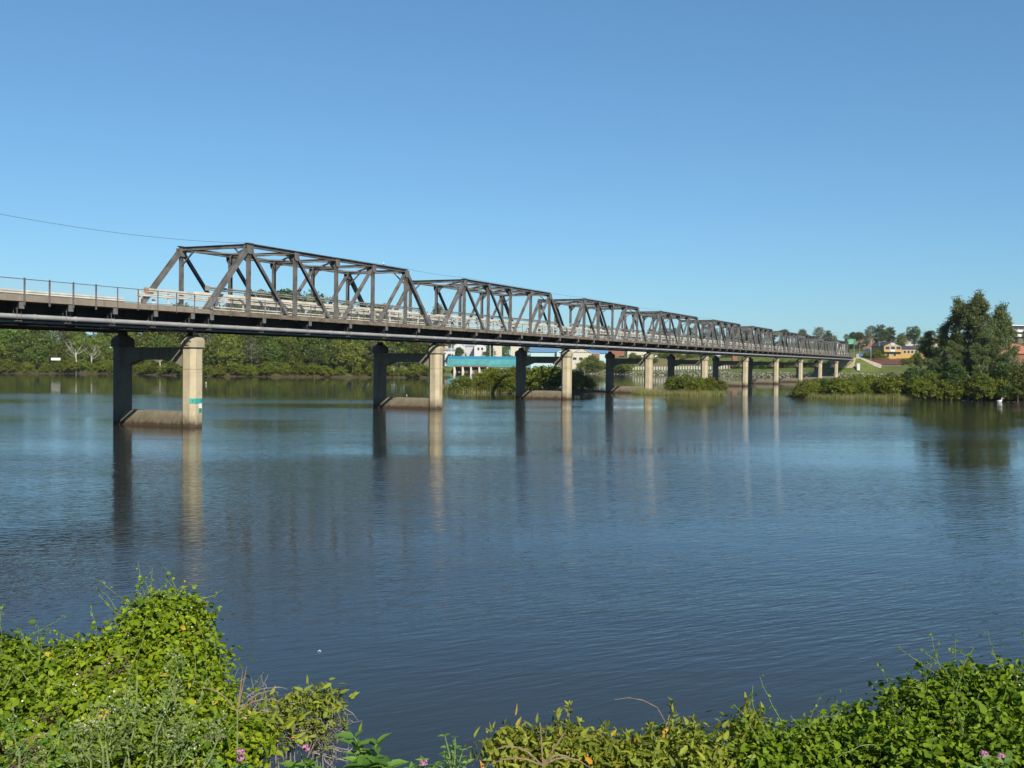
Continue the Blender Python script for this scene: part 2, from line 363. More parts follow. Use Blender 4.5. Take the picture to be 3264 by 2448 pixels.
def ground_mat():
    m = bpy.data.materials.new('ground'); m.use_nodes = True; t = m.node_tree; n = t.nodes; L = t.links
    b = n['Principled BSDF']; b.inputs['Roughness'].default_value = .95; b.inputs['Specular IOR Level'].default_value = .1
    g = n.new('ShaderNodeNewGeometry')
    def noise(sc, det=5):
        z = n.new('ShaderNodeTexNoise'); z.inputs['Scale'].default_value = sc; z.inputs['Detail'].default_value = det; L.new(g.outputs['Position'], z.inputs['Vector']); return z.outputs['Fac']
    def ramp(f, a_, ca, b_, cb):
        r = n.new('ShaderNodeValToRGB'); e = r.color_ramp.elements; e[0].position = a_; e[1].position = b_; e[0].color = (*ca, 1); e[1].color = (*cb, 1); L.new(f, r.inputs[0]); return r.outputs[0]
    grass = ramp(noise(.25), .3, (.062, .088, .018), .7, (.12, .14, .038))
    soil = ramp(noise(.08), .45, (0, 0, 0), .62, (1, 1, 1))
    x = n.new('ShaderNodeMix'); x.data_type = 'RGBA'; L.new(soil, x.inputs[0]); L.new(grass, x.inputs[6]); x.inputs[7].default_value = (.15, .12, .07, 1)
    at_ = n.new('ShaderNodeAttribute'); at_.attribute_name = 'tint'
    y = n.new('ShaderNodeMix'); y.data_type = 'RGBA'; L.new(at_.outputs['Fac'], y.inputs[0]); L.new(grass, y.inputs[6]); L.new(x.outputs[2], y.inputs[7])
    sx = n.new('ShaderNodeSeparateXYZ'); L.new(g.outputs['Position'], sx.inputs[0])
    mr = n.new('ShaderNodeMapRange'); mr.inputs[1].default_value = .25; mr.inputs[2].default_value = .8; L.new(sx.outputs[2], mr.inputs[0])
    q = n.new('ShaderNodeMix'); q.data_type = 'RGBA'; L.new(mr.outputs[0], q.inputs[0]); q.inputs[6].default_value = (.06, .045, .028, 1); L.new(y.outputs[2], q.inputs[7])
    L.new(q.outputs[2], b.inputs['Base Color'])
    bn = n.new('ShaderNodeBump'); bn.inputs['Distance'].default_value = .15; L.new(noise(1.5), bn.inputs['Height']); L.new(bn.outputs[0], b.inputs['Normal'])
    return m
FQ = np.stack([ii, ii+1, ii+nx+1, ii+nx], 1)
cx_, cy_ = GX.ravel()[ii], GY.ravel()[ii]
dF = sdist(cx_, cy_, FB); gt = np.where((dF > 12+0*cx_) & (cx_ < 105), .8, 0.)
g_ = mobj('ground', npmesh('ground', np.stack([GX.ravel(), GY.ravel(), GZ.ravel()], 1), FQ, ground_mat(), gt, True)); tag(g_, kind='structure')
wm = MB().add([(-4000, -200, 0), (4000, -200, 0), (4000, 5000, 0), (-4000, 5000, 0)], [(0, 1, 2, 3)])
tag(wm.build('water', MT['water']), kind='structure')
def gz(x, y): return float(height(np.array([x]), np.array([y]))[0])

# ------------------------------------------------------------------ the truss bridge
BX = BD*58.6+BN*OFF
bridge = empty('truss_bridge', (BX[0], BX[1], 0), math.pi/2-YAW)
tag(bridge, 'long grey steel truss road bridge on pale concrete piers crossing the river', 'bridge')
SP, NS, PAN = 36.0, 10, 5.91
TZ, BZ = 13.88, 7.35         # top and bottom chord centre heights
U0 = 58.87-58.6              # first panel point after a pier

def octo(hx, hy, c): return [(-hx+c, -hy), (hx-c, -hy), (hx, -hy+c), (hx, hy-c), (hx-c, hy), (-hx+c, hy), (-hx, hy-c), (-hx, -hy+c)]
# --- piers: one wall-and-beam mesh with legs and caps as its pieces
def beam_mesh():
    m = MB()
    # crossbeam with haunches (section in y-z, thickness in x)
    pr = [(.62, 4.42), (1.9, 4.88), (TW-1.9, 4.88), (TW-.62, 4.42), (TW-.62, 5.80), (.62, 5.80)]
    n = len(pr); vs = [(-.38, y, z) for y, z in pr]+[(.38, y, z) for y, z in pr]
    m.add(vs, [tuple(reversed(range(n))), tuple(range(n, 2*n))]+[(i, (i+1) % n, n+(i+1) % n, n+i) for i in range(n)])
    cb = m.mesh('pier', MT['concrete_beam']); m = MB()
    # battered base wall
    pr = [(-.95, -2.5), (.95, -2.5), (.80, .25), (.42, 1.12), (-.42, 1.12), (-.80, .25)]
    n = len(pr); vs = [(x, .55, z) for x, z in pr]+[(x, TW-.55, z) for x, z in pr]
    m.add(vs, [tuple(range(n)), tuple(reversed(range(n, 2*n)))]+[(i, n+i, n+(i+1) % n, (i+1) % n) for i in range(n)])
    return cb, m.mesh('base_wall', MT['concrete_base'])
leg_m = MB(); o1 = octo(.63, .63, .31)
leg_m.prism(o1, -2.5, 4.20); leg_m.prism(octo(.60, .60, .295), 4.20, 4.23); leg_m.prism(o1, 4.23, 5.81)
leg_mb = leg_m; leg_m = leg_mb.mesh('leg', MT['concrete']); leg_shaded = leg_mb.mesh('leg', MT['concrete_shaded'])
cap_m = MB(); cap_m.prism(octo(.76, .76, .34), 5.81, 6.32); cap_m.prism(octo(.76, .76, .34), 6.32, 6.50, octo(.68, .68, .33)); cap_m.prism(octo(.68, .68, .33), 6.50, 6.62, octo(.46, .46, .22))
cap_mb = cap_m; cap_m = cap_mb.mesh('cap', MT['concrete_cap']); cap_shaded = cap_mb.mesh('cap', MT['cap_shaded'])
br_m = MB(); br_m.prism([(-.30, -.26), (.30, -.26), (.30, .26), (-.30, .26)], 6.62, 6.98, [(-.2, -.24), (.2, -.24), (.2, .24), (-.2, .24)]); br_m.box(-.42, .42, -.3, .3, 6.63, 6.70)
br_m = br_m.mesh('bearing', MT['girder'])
pier_m, base_m = beam_mesh(); pier1 = None
for i in range(-1, NS):
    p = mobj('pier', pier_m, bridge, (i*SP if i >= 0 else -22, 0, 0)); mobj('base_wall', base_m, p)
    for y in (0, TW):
        mobj('leg', leg_shaded if y else leg_m, p, (0, y, 0)); mobj('cap', cap_shaded if y else cap_m, p, (0, y, 0)); mobj('bearing', br_m, p, (0, y, 0))
    if i == 0: pier1 = p
# tide boards on the near leg of the first pier
def rect_on(m, c, nrm, wd, z0, z1, t=.02):
    nrm = Vector((nrm[0], nrm[1], 0)).normalized(); sd = Vector((-nrm.y, nrm.x, 0)); c = Vector((c[0], c[1], 0))
    a = c-sd*wd/2+nrm*.004; b = c+sd*wd/2+nrm*.004
    vs = [(*(q+nrm*k).xy, z) for z in (z0, z1) for q, k in ((a, 0), (b, 0), (b, t), (a, t))]
    m.add(vs, [(3, 2, 1, 0), (4, 5, 6, 7), (0, 1, 5, 4), (1, 2, 6, 5), (2, 3, 7, 6), (3, 0, 4, 7)])
tb = MB(); rect_on(tb, (-.475, -.475), (-1, -1), .45, 1.74, 2.10); rect_on(tb, (-.04, -.63), (0, -1), .68, 1.74, 2.10)
o = tb.build('depth_board', MT['teal'], pier1); o['label'] = 'turquoise depth board wrapped round the pier leg'
nm = MB()
rect_on(nm, (-.475-.016, -.475-.016), (-1, -1), .035, 1.83, 2.0, .02); rect_on(nm, (-.475-.016+.015, -.475-.016-.015), (-1, -1), .02, 1.95, 1.985, .02); nm.build('numeral', MT['black'], pier1); nm = MB(); rect_on(nm, (.2, -.652), (0, -1), .035, 1.86, 2.02, .02); rect_on(nm, (.17, -.652), (0, -1), .03, 1.97, 2.0, .018)
nm.build('numeral', MT['black'], pier1)
tb = MB(); rect_on(tb, (.12, -.63), (0, -1), .30, 1.38, 1.72); tb.build('white_board', MT['white'], pier1)
tb = MB(); rect_on(tb, (.12, -.63), (0, -1), .26, 1.06, 1.36); tb.build('dark_board', MT['teal_dark'], pier1)

# --- truss members
def U(k): return U0+k*PAN
g2 = MB(); chord = MB()
for y in (0, TW):
    chord.isec((U(1)-.25, y, TZ), (U(5)+.25, y, TZ), .34, .30, .03, (0, 0, 1)); chord.box(U(1)-.25, U(5)+.25, y-.17, y+.17, TZ+.153, TZ+.17)
    chord.box(U(1)-.30, U(1)+.50, y-.19, y+.19, TZ+.172, TZ+.20)
truss_m = chord.mesh('truss', MT['steel'])
bc = MB()
for y in (0, TW):
    bc.box(U(0)-.25, U(6)+.25, y-.17, y+.17, BZ-.22, BZ+.2)
for k in range(7): bc.isec((U(k), .2, 7.62), (U(k), TW-.2, 7.62), .24, .7, .03, (0, 0, 1))
for y in (1.3, 2.7, 4.1, 5.5): bc.bar((-.2+U(0), y, 7.96), (U(6)+.2, y, 7.96), .16, .42)
bc.box(U(0)-.3, U(6)+.3, -.46, -.36, 7.52, 8.22)
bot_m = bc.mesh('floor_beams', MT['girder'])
def gusset(m, x, y, z, w, h, cut=True):
    for s in (-1, 1):
        yy = y+s*.178
        vs = [(x-w/2, z+.12), (x+w/2, z+.12), (x+w/2, z-h*.55), (x+w*.3, z-h), (x-w*.3, z-h), (x-w/2, z-h*.55)]
        a = [(p, yy, q) for p, q in vs]+[(p, yy+s*.014, q) for p, q in vs]
        m.add(a, [tuple(range(6)), tuple(reversed(range(6, 12)))]+[(i, (i+1) % 6, 6+(i+1) % 6, 6+i) for i in range(6)])
gus = {}
for k in range(1, 6):
    m = MB(); gusset(m, 0, 0, TZ-.1, .78 if k in (1, 5) else .62, .55); gus[k] = m.mesh('gusset', MT['steel'])
def member(a, b, wd, dp, nm_): return MB().isec(a, b, wd, dp, .028, (0, 1, 0)).mesh(nm_, MT['steel'])
vert_m = MB().isec((0, 0, BZ+.2), (0, 0, TZ-.16), .28, .27, .026, (1, 0, 0)).mesh('vertical', MT['steel'])
endA = MB().isec((U(0), 0, BZ+.1), (U(1), 0, TZ-.05), .36, .34, .03, (0, 1, 0)); endA.bar((U(0), 0, BZ+.1), (U(1)-.1, 0, TZ-.1), .05, .352, (0, 1, 0), (-.17, 0))
endB = MB().isec((U(6), 0, BZ+.1), (U(5), 0, TZ-.05), .36, .34, .03, (0, 1, 0)); endB.bar((U(6), 0, BZ+.1), (U(5)+.1, 0, TZ-.1), .05, .352, (0, 1, 0), (.17, 0))
endA = endA.mesh('end_post', MT['steel']); endB = endB.mesh('end_post', MT['steel'])
diag = [member((U(a), 0, TZ-.12), (U(b), 0, BZ+.2), .24, .25, 'diagonal') for a, b in ((1, 2), (2, 3), (4, 3), (5, 4))]
strut_m = MB().isec((0, .17, TZ-.02), (0, TW-.17, TZ-.02), .2, .26, .025, (0, 0, 1))
for y, s in ((.17, 1), (TW-.17, -1)):            # knee brackets under the strut ends
    strut_m.add([(x, y+dy*s, z) for x in (-.012, .012) for dy, z in ((0, TZ-.16), (.75, TZ-.16), (0, TZ-1.0))], [(0, 1, 2), (5, 4, 3), (0, 3, 4, 1), (1, 4, 5, 2), (2, 5, 3, 0)])
strut_m = strut_m.mesh('top_strut', MT['steel'])
portal_m = MB().isec((0, .17, TZ-.02), (0, TW-.17, TZ-.02), .26, .32, .03, (0, 0, 1))
for y, s in ((.17, 1), (TW-.17, -1)):
    portal_m.bar((0, y, TZ-1.25), (0, y+s*1.2, TZ-.17), .12, .10)
portal_m = portal_m.mesh('portal_strut', MT['steel'])
lat = []
for k in range(1, 5):
    a = MB().bar((U(k), .1, TZ-.12), (U(k+1), TW-.1, TZ-.12), .13, .11).mesh('lateral_brace', MT['steel'])
    b = MB().bar((U(k), TW-.1, TZ-.235), (U(k+1), .1, TZ-.235), .13, .11).mesh('lateral_brace', MT['steel']); lat += [a, b]
for i in range(NS):
    t = mobj('truss', truss_m, bridge, (i*SP, 0, 0)); mobj('floor_beams', bot_m, t)
    for y in (0, TW):
        for e in (endA, endB): mobj('end_post', e, t, (0, y, 0))
        for k in range(1, 6):
            mobj('vertical', vert_m, t, (U(k), y, 0)); mobj('gusset', gus[k], t, (U(k), y, 0))
        for dm in diag: mobj('diagonal', dm, t, (0, y, 0))
    for k in range(1, 6): mobj('top_strut' if k in (2, 3, 4) else 'portal_strut', strut_m if k in (2, 3, 4) else portal_m, t, (U(k), 0, 0))
    for lm in lat: mobj('lateral_brace', lm, t)

# --- deck, footway
EX = NS*SP+2.6; AX = -60.
MB().box(AX, EX, .215, TW-.35, 8.2, 8.56).build('road_deck', MT['asphalt'], bridge)
kb = MB().box(AX, EX, .36, .62, 8.564, 8.76).box(AX, EX, TW-.62, TW-.36, 8.564, 8.76).build('kerb', MT['fascia'], bridge)
MB().box(AX, 0, -1.6, .20, 8.24, 8.55).build('approach_footway', MT['fascia'], bridge)
fp = MB(); fp.box(.004, EX, -1.45, .20, 8.36, 8.46)
for i in range(int((EX)/.0+1) if False else 60): fp.box(i*6+.02, min(EX, i*6+5.98), -1.6, -1.47, 8.20, 8.52)
fp.build('footway', MT['steel_top'], bridge)
gd = MB().box(AX, -.3, -.15, .15, 6.86, 8.22).box(AX, -.3, -.35, .35, 6.86, 6.90).box(AX, -.3, TW-.15, TW+.15, 6.86, 8.2).box(AX, -.3, 2.2, 2.5, 6.9, 8.19).box(AX, -.3, 4.4, 4.7, 6.9, 8.19)
for k in range(30): gd.box(-.8-k*2-.02, -.8-k*2+.02, -.33, -.152, 6.91, 8.2)
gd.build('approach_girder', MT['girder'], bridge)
# brackets under the footway carrying the pipes
brk = MB().add([(x, y, z) for x in (-.09, .09) for y, z in ((-.3, 8.19), (-1.55, 8.19), (-1.55, 7.86), (-.9, 7.72), (-.3, 7.55))], [(0, 1, 2, 3, 4), (9, 8, 7, 6, 5)]+[(i, 5+i, 5+(i+1) % 5, (i+1) % 5) for i in range(5)])
brk_m = brk.mesh('bracket', MT['girder']); plate_m = MB().box(-.17, .17, -1.60, -1.552, 7.80, 8.19).mesh('end_plate', MT['pipe2'])  # bracket body coloured near-black for shade under the footway, lit end plate lighter
hang = MB()
for x in (-.14, .14):
    hang.tube([(x, -1.05, 7.86), (x, -1.05, 7.1)], .016, 5); hang.tube([(x, -1.36, 7.86), (x, -1.36, 7.2)], .016, 5); hang.box(x-.02, x+.02, -1.42, -.98, 7.07, 7.12)
hang_m = hang.mesh('hanger', MT['pipe2'])
pos = [-10.55-3.5*k+.6 for k in range(13)]; pos = [-1.7-3.55*k for k in range(15)]
pos2 = [U(k)+i*SP for i in range(NS) for k in range(6)]
for x in pos+pos2:
    b = mobj('bracket', brk_m, bridge, (x, 0, 0)); mobj('hanger', hang_m, b); mobj('end_plate', plate_m, b)
pp = MB()
for (y, z, r) in ((-1.2, 7.35, .155),):
    pp.tube([(AX, y, z), (EX, y, z)], r, 16)
    for k in range(140): pp.tube([(AX+k*3.02-.06, y, z), (AX+k*3.02+.06, y, z)], r+.022, 16)
pp.build('water_pipe', MT['pipe'], bridge, smooth=False)
MB().tube([(AX, -1.02, 7.06), (EX, -1.02, 7.06)], .075, 10).build('conduit', MT['pipe2'], bridge)

# --- footway railing: every visible post of the nearer spans its own piece
post_b = MB().box(-.05, .05, -1.66, -1.605, 8.02, 9.62).mesh('railing_post', MT['fence'])
post_s = MB().box(-.028, .028, -1.655, -1.605, 8.14, 9.56).mesh('railing_post', MT['fence'])
def meshmat():
    m = bpy.data.materials.new('wire_mesh'); m.use_nodes = True; t = m.node_tree; n = t.nodes; L = t.links
    b = n['Principled BSDF']; b.inputs['Base Color'].default_value = (.35, .34, .33, 1); b.inputs['Roughness'].default_value = .5
    tc = n.new('ShaderNodeTexCoord'); sx = n.new('ShaderNodeSeparateXYZ'); L.new(tc.outputs['Object'], sx.inputs[0])
    fs = []
    for sgn in (1, -1):
        a = n.new('ShaderNodeMath'); a.operation = 'MULTIPLY_ADD'; a.inputs[1].default_value = sgn; L.new(sx.outputs[0], a.inputs[0]); L.new(sx.outputs[2], a.inputs[2])
        f = n.new('ShaderNodeMath'); f.operation = 'PINGPONG'; f.inputs[1].default_value = .035; L.new(a.outputs[0], f.inputs[0])
        c = n.new('ShaderNodeMath'); c.operation = 'LESS_THAN'; c.inputs[1].default_value = .0024; L.new(f.outputs[0], c.inputs[0]); fs.append(c.outputs[0])
    mx = n.new('ShaderNodeMath'); mx.operation = 'MAXIMUM'; L.new(fs[0], mx.inputs[0]); L.new(fs[1], mx.inputs[1]); L.new(mx.outputs[0], b.inputs['Alpha'])
    return m
MT['mesh'] = meshmat()
def railing(x0, x1, xs_big, xs_small, split):
    r = MB().tube([(x0, -1.63, 9.54), (x1, -1.63, 9.54)], .024, 6); r.tube([(x0, -1.63, 8.66), (x1, -1.63, 8.66)], .018, 6)
    r = r.build('footway_railing', MT['fence'], bridge)
    MB().add([(x0, -1.63, 8.66), (x1, -1.63, 8.66), (x1, -1.63, 9.54), (x0, -1.63, 9.54)], [(0, 1, 2, 3)]).build('wire_infill', MT['mesh'], r)
    if split:
        for x in xs_big: mobj('railing_post', post_b, r, (x, 0, 0))
        for x in xs_small: mobj('railing_post', post_s, r, (x, 0, 0))
    else:
        m = MB()
        for x in list(xs_big)+list(xs_small): m.box(x-.028, x+.028, -1.655, -1.605, 8.14, 9.56)
        tag(m.build('railing_posts', MT['fence'], r), kind='stuff')
ap = [-3.55*k-1.7+(0) for k in range(5)]
s_posts = [43.2-58.6+1.77*k-.35 for k in range(-5, 9)]
railing(AX, 0, [x for x in s_posts if x < -9.5], [x for x in s_posts if x >= -9.5], True)
for i in range(NS):
    xs = [i*SP+U0+1.97*k for k in range(18)]
    railing(i*SP, (i+1)*SP, [], xs, i < 4)

# --- traffic rails inside the trusses
def wbeam(m, x0, x1, y, z, h=.31, s=1):
    a = h/2
    pr = [(0, -a), (s*.04, -a*.8), (s*.04, -a*.35), (0, -.0), (s*.04, a*.35), (s*.04, a*.8), (0, a), (-s*.012, a), (-s*.012, -a)]
    n = len(pr); vs = [(x0, y+p, z+q) for p, q in pr]+[(x1, y+p, z+q) for p, q in pr]
    m.add(vs, [tuple(range(n)), tuple(reversed(range(n, 2*n)))]+[(i, n+i, n+(i+1) % n, (i+1) % n) for i in range(n)])
for i in range(NS):
    b0 = i*SP; r = MB()
    r.tube([(b0+2.0, .32, 10.32), (b0+SP-2.2, .32, 10.32)], .075, 8); r.tube([(b0+2.0, .32, 10.16), (b0+SP-2.2, .32, 10.16)], .05, 8)
    r.box(b0+1.75, b0+2.0, .2, .42, 10.08, 10.44); r.box(b0+SP-2.2, b0+SP-1.95, .2, .42, 10.08, 10.44)
    r.build('near_top_rail', MT['railgrey'], bridge)
    r = MB()
    wbeam(r, b0+.6, b0+SP-.4, .36, 9.80, .27)
    for z in (8.92, 8.72): r.box(b0+1.0, b0+SP-.6, .30, .36, z-.035, z+.035)
    for k in range(1, 6): r.box(b0+U(k)-.06, b0+U(k)+.06, .18, .34, 9.4, 9.84)
    r.build('near_guard_rail', MT['rail'], bridge)
    r = MB(); yy = TW-.34
    r.box(b0+2.2, b0+SP-1.9, yy-.06, yy+.06, 10.28, 10.41); r.box(b0+2.2, b0+SP-1.9, yy-.06, yy+.06, 10.12, 10.22)
    wbeam(r, b0+1.0, b0+SP-.8, yy, 9.88, .24, -1)
    for k in range(12): r.box(b0+1.4+3*k, b0+1.5+3*k, yy+.02, yy+.12, 8.6, 10.3)
    r.build('far_guard_rail', MT['rail'], bridge)
    ob = MB().box(b0+1.85, b0+2.2, yy-.1, yy+.1, 10.05, 10.46).build('rail_end_block', MT['orange'] if i == 0 else MT['railgrey'], bridge)
    if i == 0:
        for x, y in ((3.1, yy+.3), (2.2+1.0, .55)):
            s_ = MB().box(x-.18, x+.18, y-.01, y+.01, 8.95, 9.62).build('marker_plate', MT['white'], bridge)
r = MB(); wbeam(r, AX, -.4, TW-.5, 9.34, .30, -1)
r.build('approach_guard_rail', MT['rail'], bridge)
r = MB()
for k in range(24): r.box(-1.2-2.4*k-.06, -1.2-2.4*k+.06, TW-.46, TW-.3, 8.56, 9.26)
r.build('guard_rail_posts', MT['fence'], bridge)
# abutment
ab = MB(); ab.box(EX-.1, EX+8.2, -1.2, TW+.9, 0, 8.15); ab.box(EX+7.0, EX+8.6, -2.0, -1.22, 2, 9.7)
ab.build('abutment', MT['concrete'], bridge)
MB().add([(EX+8.7, -1.7, 8.6), (EX+8.7, -1.7, 1.5), (EX+19, -9.5, 1.5), (EX+19, -9.5, 5.6), (EX+8.7, -1.2, 8.6), (EX+8.7, -1.2, 1.5), (EX+19, -9.0, 1.5), (EX+19, -9.0, 5.6)],
         [(0, 1, 2, 3), (7, 6, 5, 4), (0, 3, 7, 4), (1, 5, 6, 2), (2, 6, 7, 3), (0, 4, 5, 1)]).build('wing_wall', mat('masonry', (.34, .28, .22), .9, .3, 2.), bridge)
tag(MB().box(EX-1.6, EX-.4, -3.6, -2.6, 3.2, 5.9).box(EX-1.7, EX-.3, -3.7, -2.5, 5.9, 6.0).build('service_box', MT['white'], bridge))

# overhead cable along the truss tops
def bw(x, y, z): q = BX+BD*x+BN*y; return Vector((q[0], q[1], z))
cpts = []
A, B = bw(-44, .3, 16.5), bw(U(1), .3, TZ+.2)
def catenary(a, b, sag, n=24): return [a.lerp(b, k/n)-Vector((0, 0, sag*4*(k/n)*(1-k/n))) for k in range(n+1)]
cpts = catenary(A, B, 1.75)
for i in range(NS-1): cpts += catenary(bw(U(5)+i*SP, .3, TZ+.3), bw(U(1)+(i+1)*SP, .3, TZ+.35), .12, 6)
tag(MB().tube(cpts, .010, 4).build('overhead_cable', MT['wire']), 'thin dark overhead wire sagging to the top of the first bridge truss', 'cable')

# ------------------------------------------------------------------ vegetation kit
def stem_tubes(m, pts, r0, r1, n=6): m.tube(pts, [r0+(r1-r0)*k/(len(pts)-1) for k in range(len(pts))], n, False)
def trunk_mesh(name, h, r, lobes, m, lean=.05):
    b = MB(); top = Vector((random.uniform(-lean, lean)*h, random.uniform(-lean, lean)*h, h))
    p = [Vector((0, 0, -.6)), Vector((top.x*.15, top.y*.3, h*.33)), Vector((top.x*.6, top.y*.5, h*.66)), top]
    stem_tubes(b, p, r, r*.4, 8)
    for l in lobes:
        c = Vector(l[:3]); st = p[1].lerp(p[3], random.uniform(.15, .8)); st.z = min(st.z, c.z-.2)
        mid = st.lerp(c, .5)+Vector((random.uniform(-.3, .3), random.uniform(-.3, .3), .1*h*random.random()))
        stem_tubes(b, [st, mid, c, c+(c-st)*.35], r*.35, r*.08, 6)
    return b.mesh(name, m)
def round_lobes(rx, h0, h1, n, rmin=.3, rmax=.5):
    L = []
    for _ in range(n):
        a = random.uniform(0, 2*math.pi); q = random.random()**.6; z = random.uniform(h0, h1); k = random.uniform(rmin, rmax)*rx*2*.62
        tp = math.sin(math.pi*min(1, max(.12, (z-h0)/(h1-h0)*.75+.25)))
        L.append((math.cos(a)*q*rx*.75*tp, math.sin(a)*q*rx*.75*tp, z, k*random.uniform(.9, 1.2), k*random.uniform(.9, 1.2), k*random.uniform(.6, .85)))
    return L
class Kind:
    def __init__(s, name, look, leaf, nvar, rx, h0, h1, nl, n, size, **kw):
        s.name, s.look = name, look; s.var = []
        tr = kw.pop('trunk', .22); bm_ = kw.pop('bark', MT['bark'])
        for v in range(nvar):
            lb = round_lobes(rx, h0, h1, nl, kw.get('rmin', .3), kw.get('rmax', .5))
            kk = {k: q for k, q in kw.items() if k not in ('rmin', 'rmax')}
            s.var.append((crown_mesh('crown', lb, n, size, leaf, **kk), trunk_mesh('trunk', h1*.8, tr, lb, bm_)))
    def place(s, x, y, z, sc, label, cat='tree', group=None, v=None):
        c, t = s.var[random.randrange(len(s.var)) if v is None else v % len(s.var)]
        r = empty(s.name, (x, y, z), random.uniform(0, 6.28), sc); r.scale = (sc*random.uniform(.9, 1.1), sc*random.uniform(.9, 1.1), sc)
        tag(r, label, cat, group); mobj('crown', c, r); mobj('trunk', t, r); return r
K_wood = Kind('broadleaf_tree', 'mid green', MT['lf_wood'], 6, 4.6, 1.9, 11.0, 17, 6200, .46, clump=.42)
K_dark = Kind('broadleaf_tree', 'dark green', MT['lf_dark'], 3, 4.2, 1.8, 11.5, 15, 5800, .44, clump=.4)
K_olive = Kind('gum_tree', 'grey olive', MT['lf_olive'], 3, 4.4, 4.5, 12.0, 14, 3600, .42, clump=.45, bark=MT['bark_pale'])
K_mang = Kind('mangrove_bush', 'yellow green', MT['lf_mangrove'], 5, 2.3, .6, 2.6, 17, 7000, .20, clump=.17, trunk=.08)

ORD = ['first', 'second', 'third', 'fourth', 'fifth', 'sixth', 'seventh', 'eighth', 'ninth', 'tenth', 'eleventh', 'twelfth', 'thirteenth', 'fourteenth', 'fifteenth', 'sixteenth', 'seventeenth', 'eighteenth', 'nineteenth', 'twentieth']
def nth(i): return ORD[i] if i < 20 else ('twenty '+ORD[i-20] if i < 39 else 'last')
# --- wooded far bank on the left
def bankline(x):
    pts = [p for p in LB[:7]]
    for (x0, y0), (x1, y1) in zip(pts, pts[1:]):
        if x0 <= x <= x1: return y0+(y1-y0)*(x-x0)/(x1-x0)
    return 319
rows = [('front', 6, 6.2, .80), ('middle', 15, 7.2, 1.1), ('back', 28, 8.5, 1.35), ('rearmost', 44, 9, 1.78)]
for rn, dd, step, sc in rows:
    x = -178+random.uniform(0, 3); i = 0
    while x < -22-dd*.28:
        y = bankline(x)+dd+random.uniform(-2, 2); q = random.random()
        K = K_wood if q < .58 else (K_dark if q < .78 else K_olive)
        if x < -95 and q < .85: K = K_wood
        s_ = sc*random.uniform(.82, 1.18)*(.8 if x < -95 and sc > 1.2 else 1); s_ = min(s_, 1.78)
        K.place(x, y, gz(x, y)-.3, s_, f'{K.look} tree, {nth(i)} from the left in the {rn} row of the wooded bank', 'tree', 'trees of the wooded far bank')
        x += step*random.uniform(.8, 1.2); i += 1
# overhanging mangroves along the wooded bank
x = -176; i = 0
while x < -20:
    y = bankline(x)+1.6+random.uniform(-.5, .8)
    K_mang.place(x, y, .1, random.uniform(.9, 1.4), f'low mangrove, {nth(i)} from the left along the wooded bank waterline', 'bush', 'mangroves at the foot of the wooded bank')
    x += 4.3*random.uniform(.8, 1.2); i += 1
# pale dead tree and small white sign on that bank
def dead_tree(loc, h, seed, label, grp=None, m=None):
    random.seed(seed); r = empty('dead_tree', loc); tag(r, label, 'tree', grp); b = MB()
    stem_tubes(b, [(0, 0, -.5), (.1, 0, h*.3), (-.05, .1, h*.6)], .28, .16, 8); b.build('trunk', m or MT['bark_pale'], r)
    l = MB()
    for k in range(11):
        a = random.uniform(0, 6.28); st = Vector((-.05, .1, h*random.uniform(.4, .6))); e = st+Vector((math.cos(a)*h*.28, math.sin(a)*.22*h, h*random.uniform(.15, .42)))
        md = st.lerp(e, .5)+Vector((0, 0, -.2)); stem_tubes(l, [st, md, e], .09, .03, 5)
        for j in range(4):
            e2 = e+Vector((random.uniform(-1.2, 1.2), random.uniform(-1, 1), random.uniform(.2, 1.3))); stem_tubes(l, [md.lerp(e, .5), e, e2], .035, .012, 4)
    l.build('branches', m or MT['bark_pale'], r); return r
p = at(255, 1191, 300); dead_tree((p.x*1.12, bankline(p.x*1.12)+.6, .1), 11.5, 3, 'bare white trunked dead tree leaning over the left bank waterline')
p = at(292, 1190, 301); dead_tree((p.x*1.12, bankline(p.x*1.12)+3, .4), 10, 8, 'smaller bare grey tree just right of the tall dead one on the left bank')
p = at(536, 1191, 300); dead_tree((p.x*1.10, bankline(p.x*1.10)+2, .3), 8, 5, 'bare pale tree seen between the legs of the first pier')
random.seed(21)
p = at(148, 1141, 308); nbx = p.x*1.055; sg = empty('notice_board', (nbx, bankline(nbx)+2.2, 1.2)); tag(sg, 'small white notice board on two posts on the wooded left bank', 'sign')
MB().box(-1.5, 1.5, -.05, .05, 3.0, 3.8).build('board', MT['white'], sg)
for x in (-1.3, 1.3): MB().box(x-.04, x+.04, .06, .14, -1, 3.7).build('post', MT['bark'], sg)

# --- mid-river islands and the right-hand point
def bush(px, Y, sc, label, grp, zz=.1):
    X = (px-1632)/F_PX*Y; sc = sc*.84; return K_mang.place(X, Y, zz, sc, label, 'bush', grp)
for k, (px, Y, sc) in enumerate([(1478, 167, .95), (1512, 168, .75), (1560, 170, 1.4), (1600, 167, 1.25), (1640, 172, 1.45), (1680, 168, 1.15), (1720, 171, 1.45), (1765, 172, 1.5), (1800, 170, 1.35), (1838, 176, 1.25), (1868, 178, .95), (1580, 176, 1.35), (1700, 180, 1.35), (1625, 165.5, .75), (1545, 166.5, .8)]):
    bush(px, Y, sc, f'mangrove bush, {nth(k)} counted on the small island beside the third pier', 'mangroves on the mid river island')
for k, (px, Y, sc) in enumerate([(2150, 170, .95), (2185, 169, 1.05), (2225, 168, 1.0), (2262, 168, .95), (2290, 168.5, .8)]):
    bush(px, Y, sc, f'{nth(k)} mangrove from the left on the small reed island', 'mangroves on the reed island')
spec = []
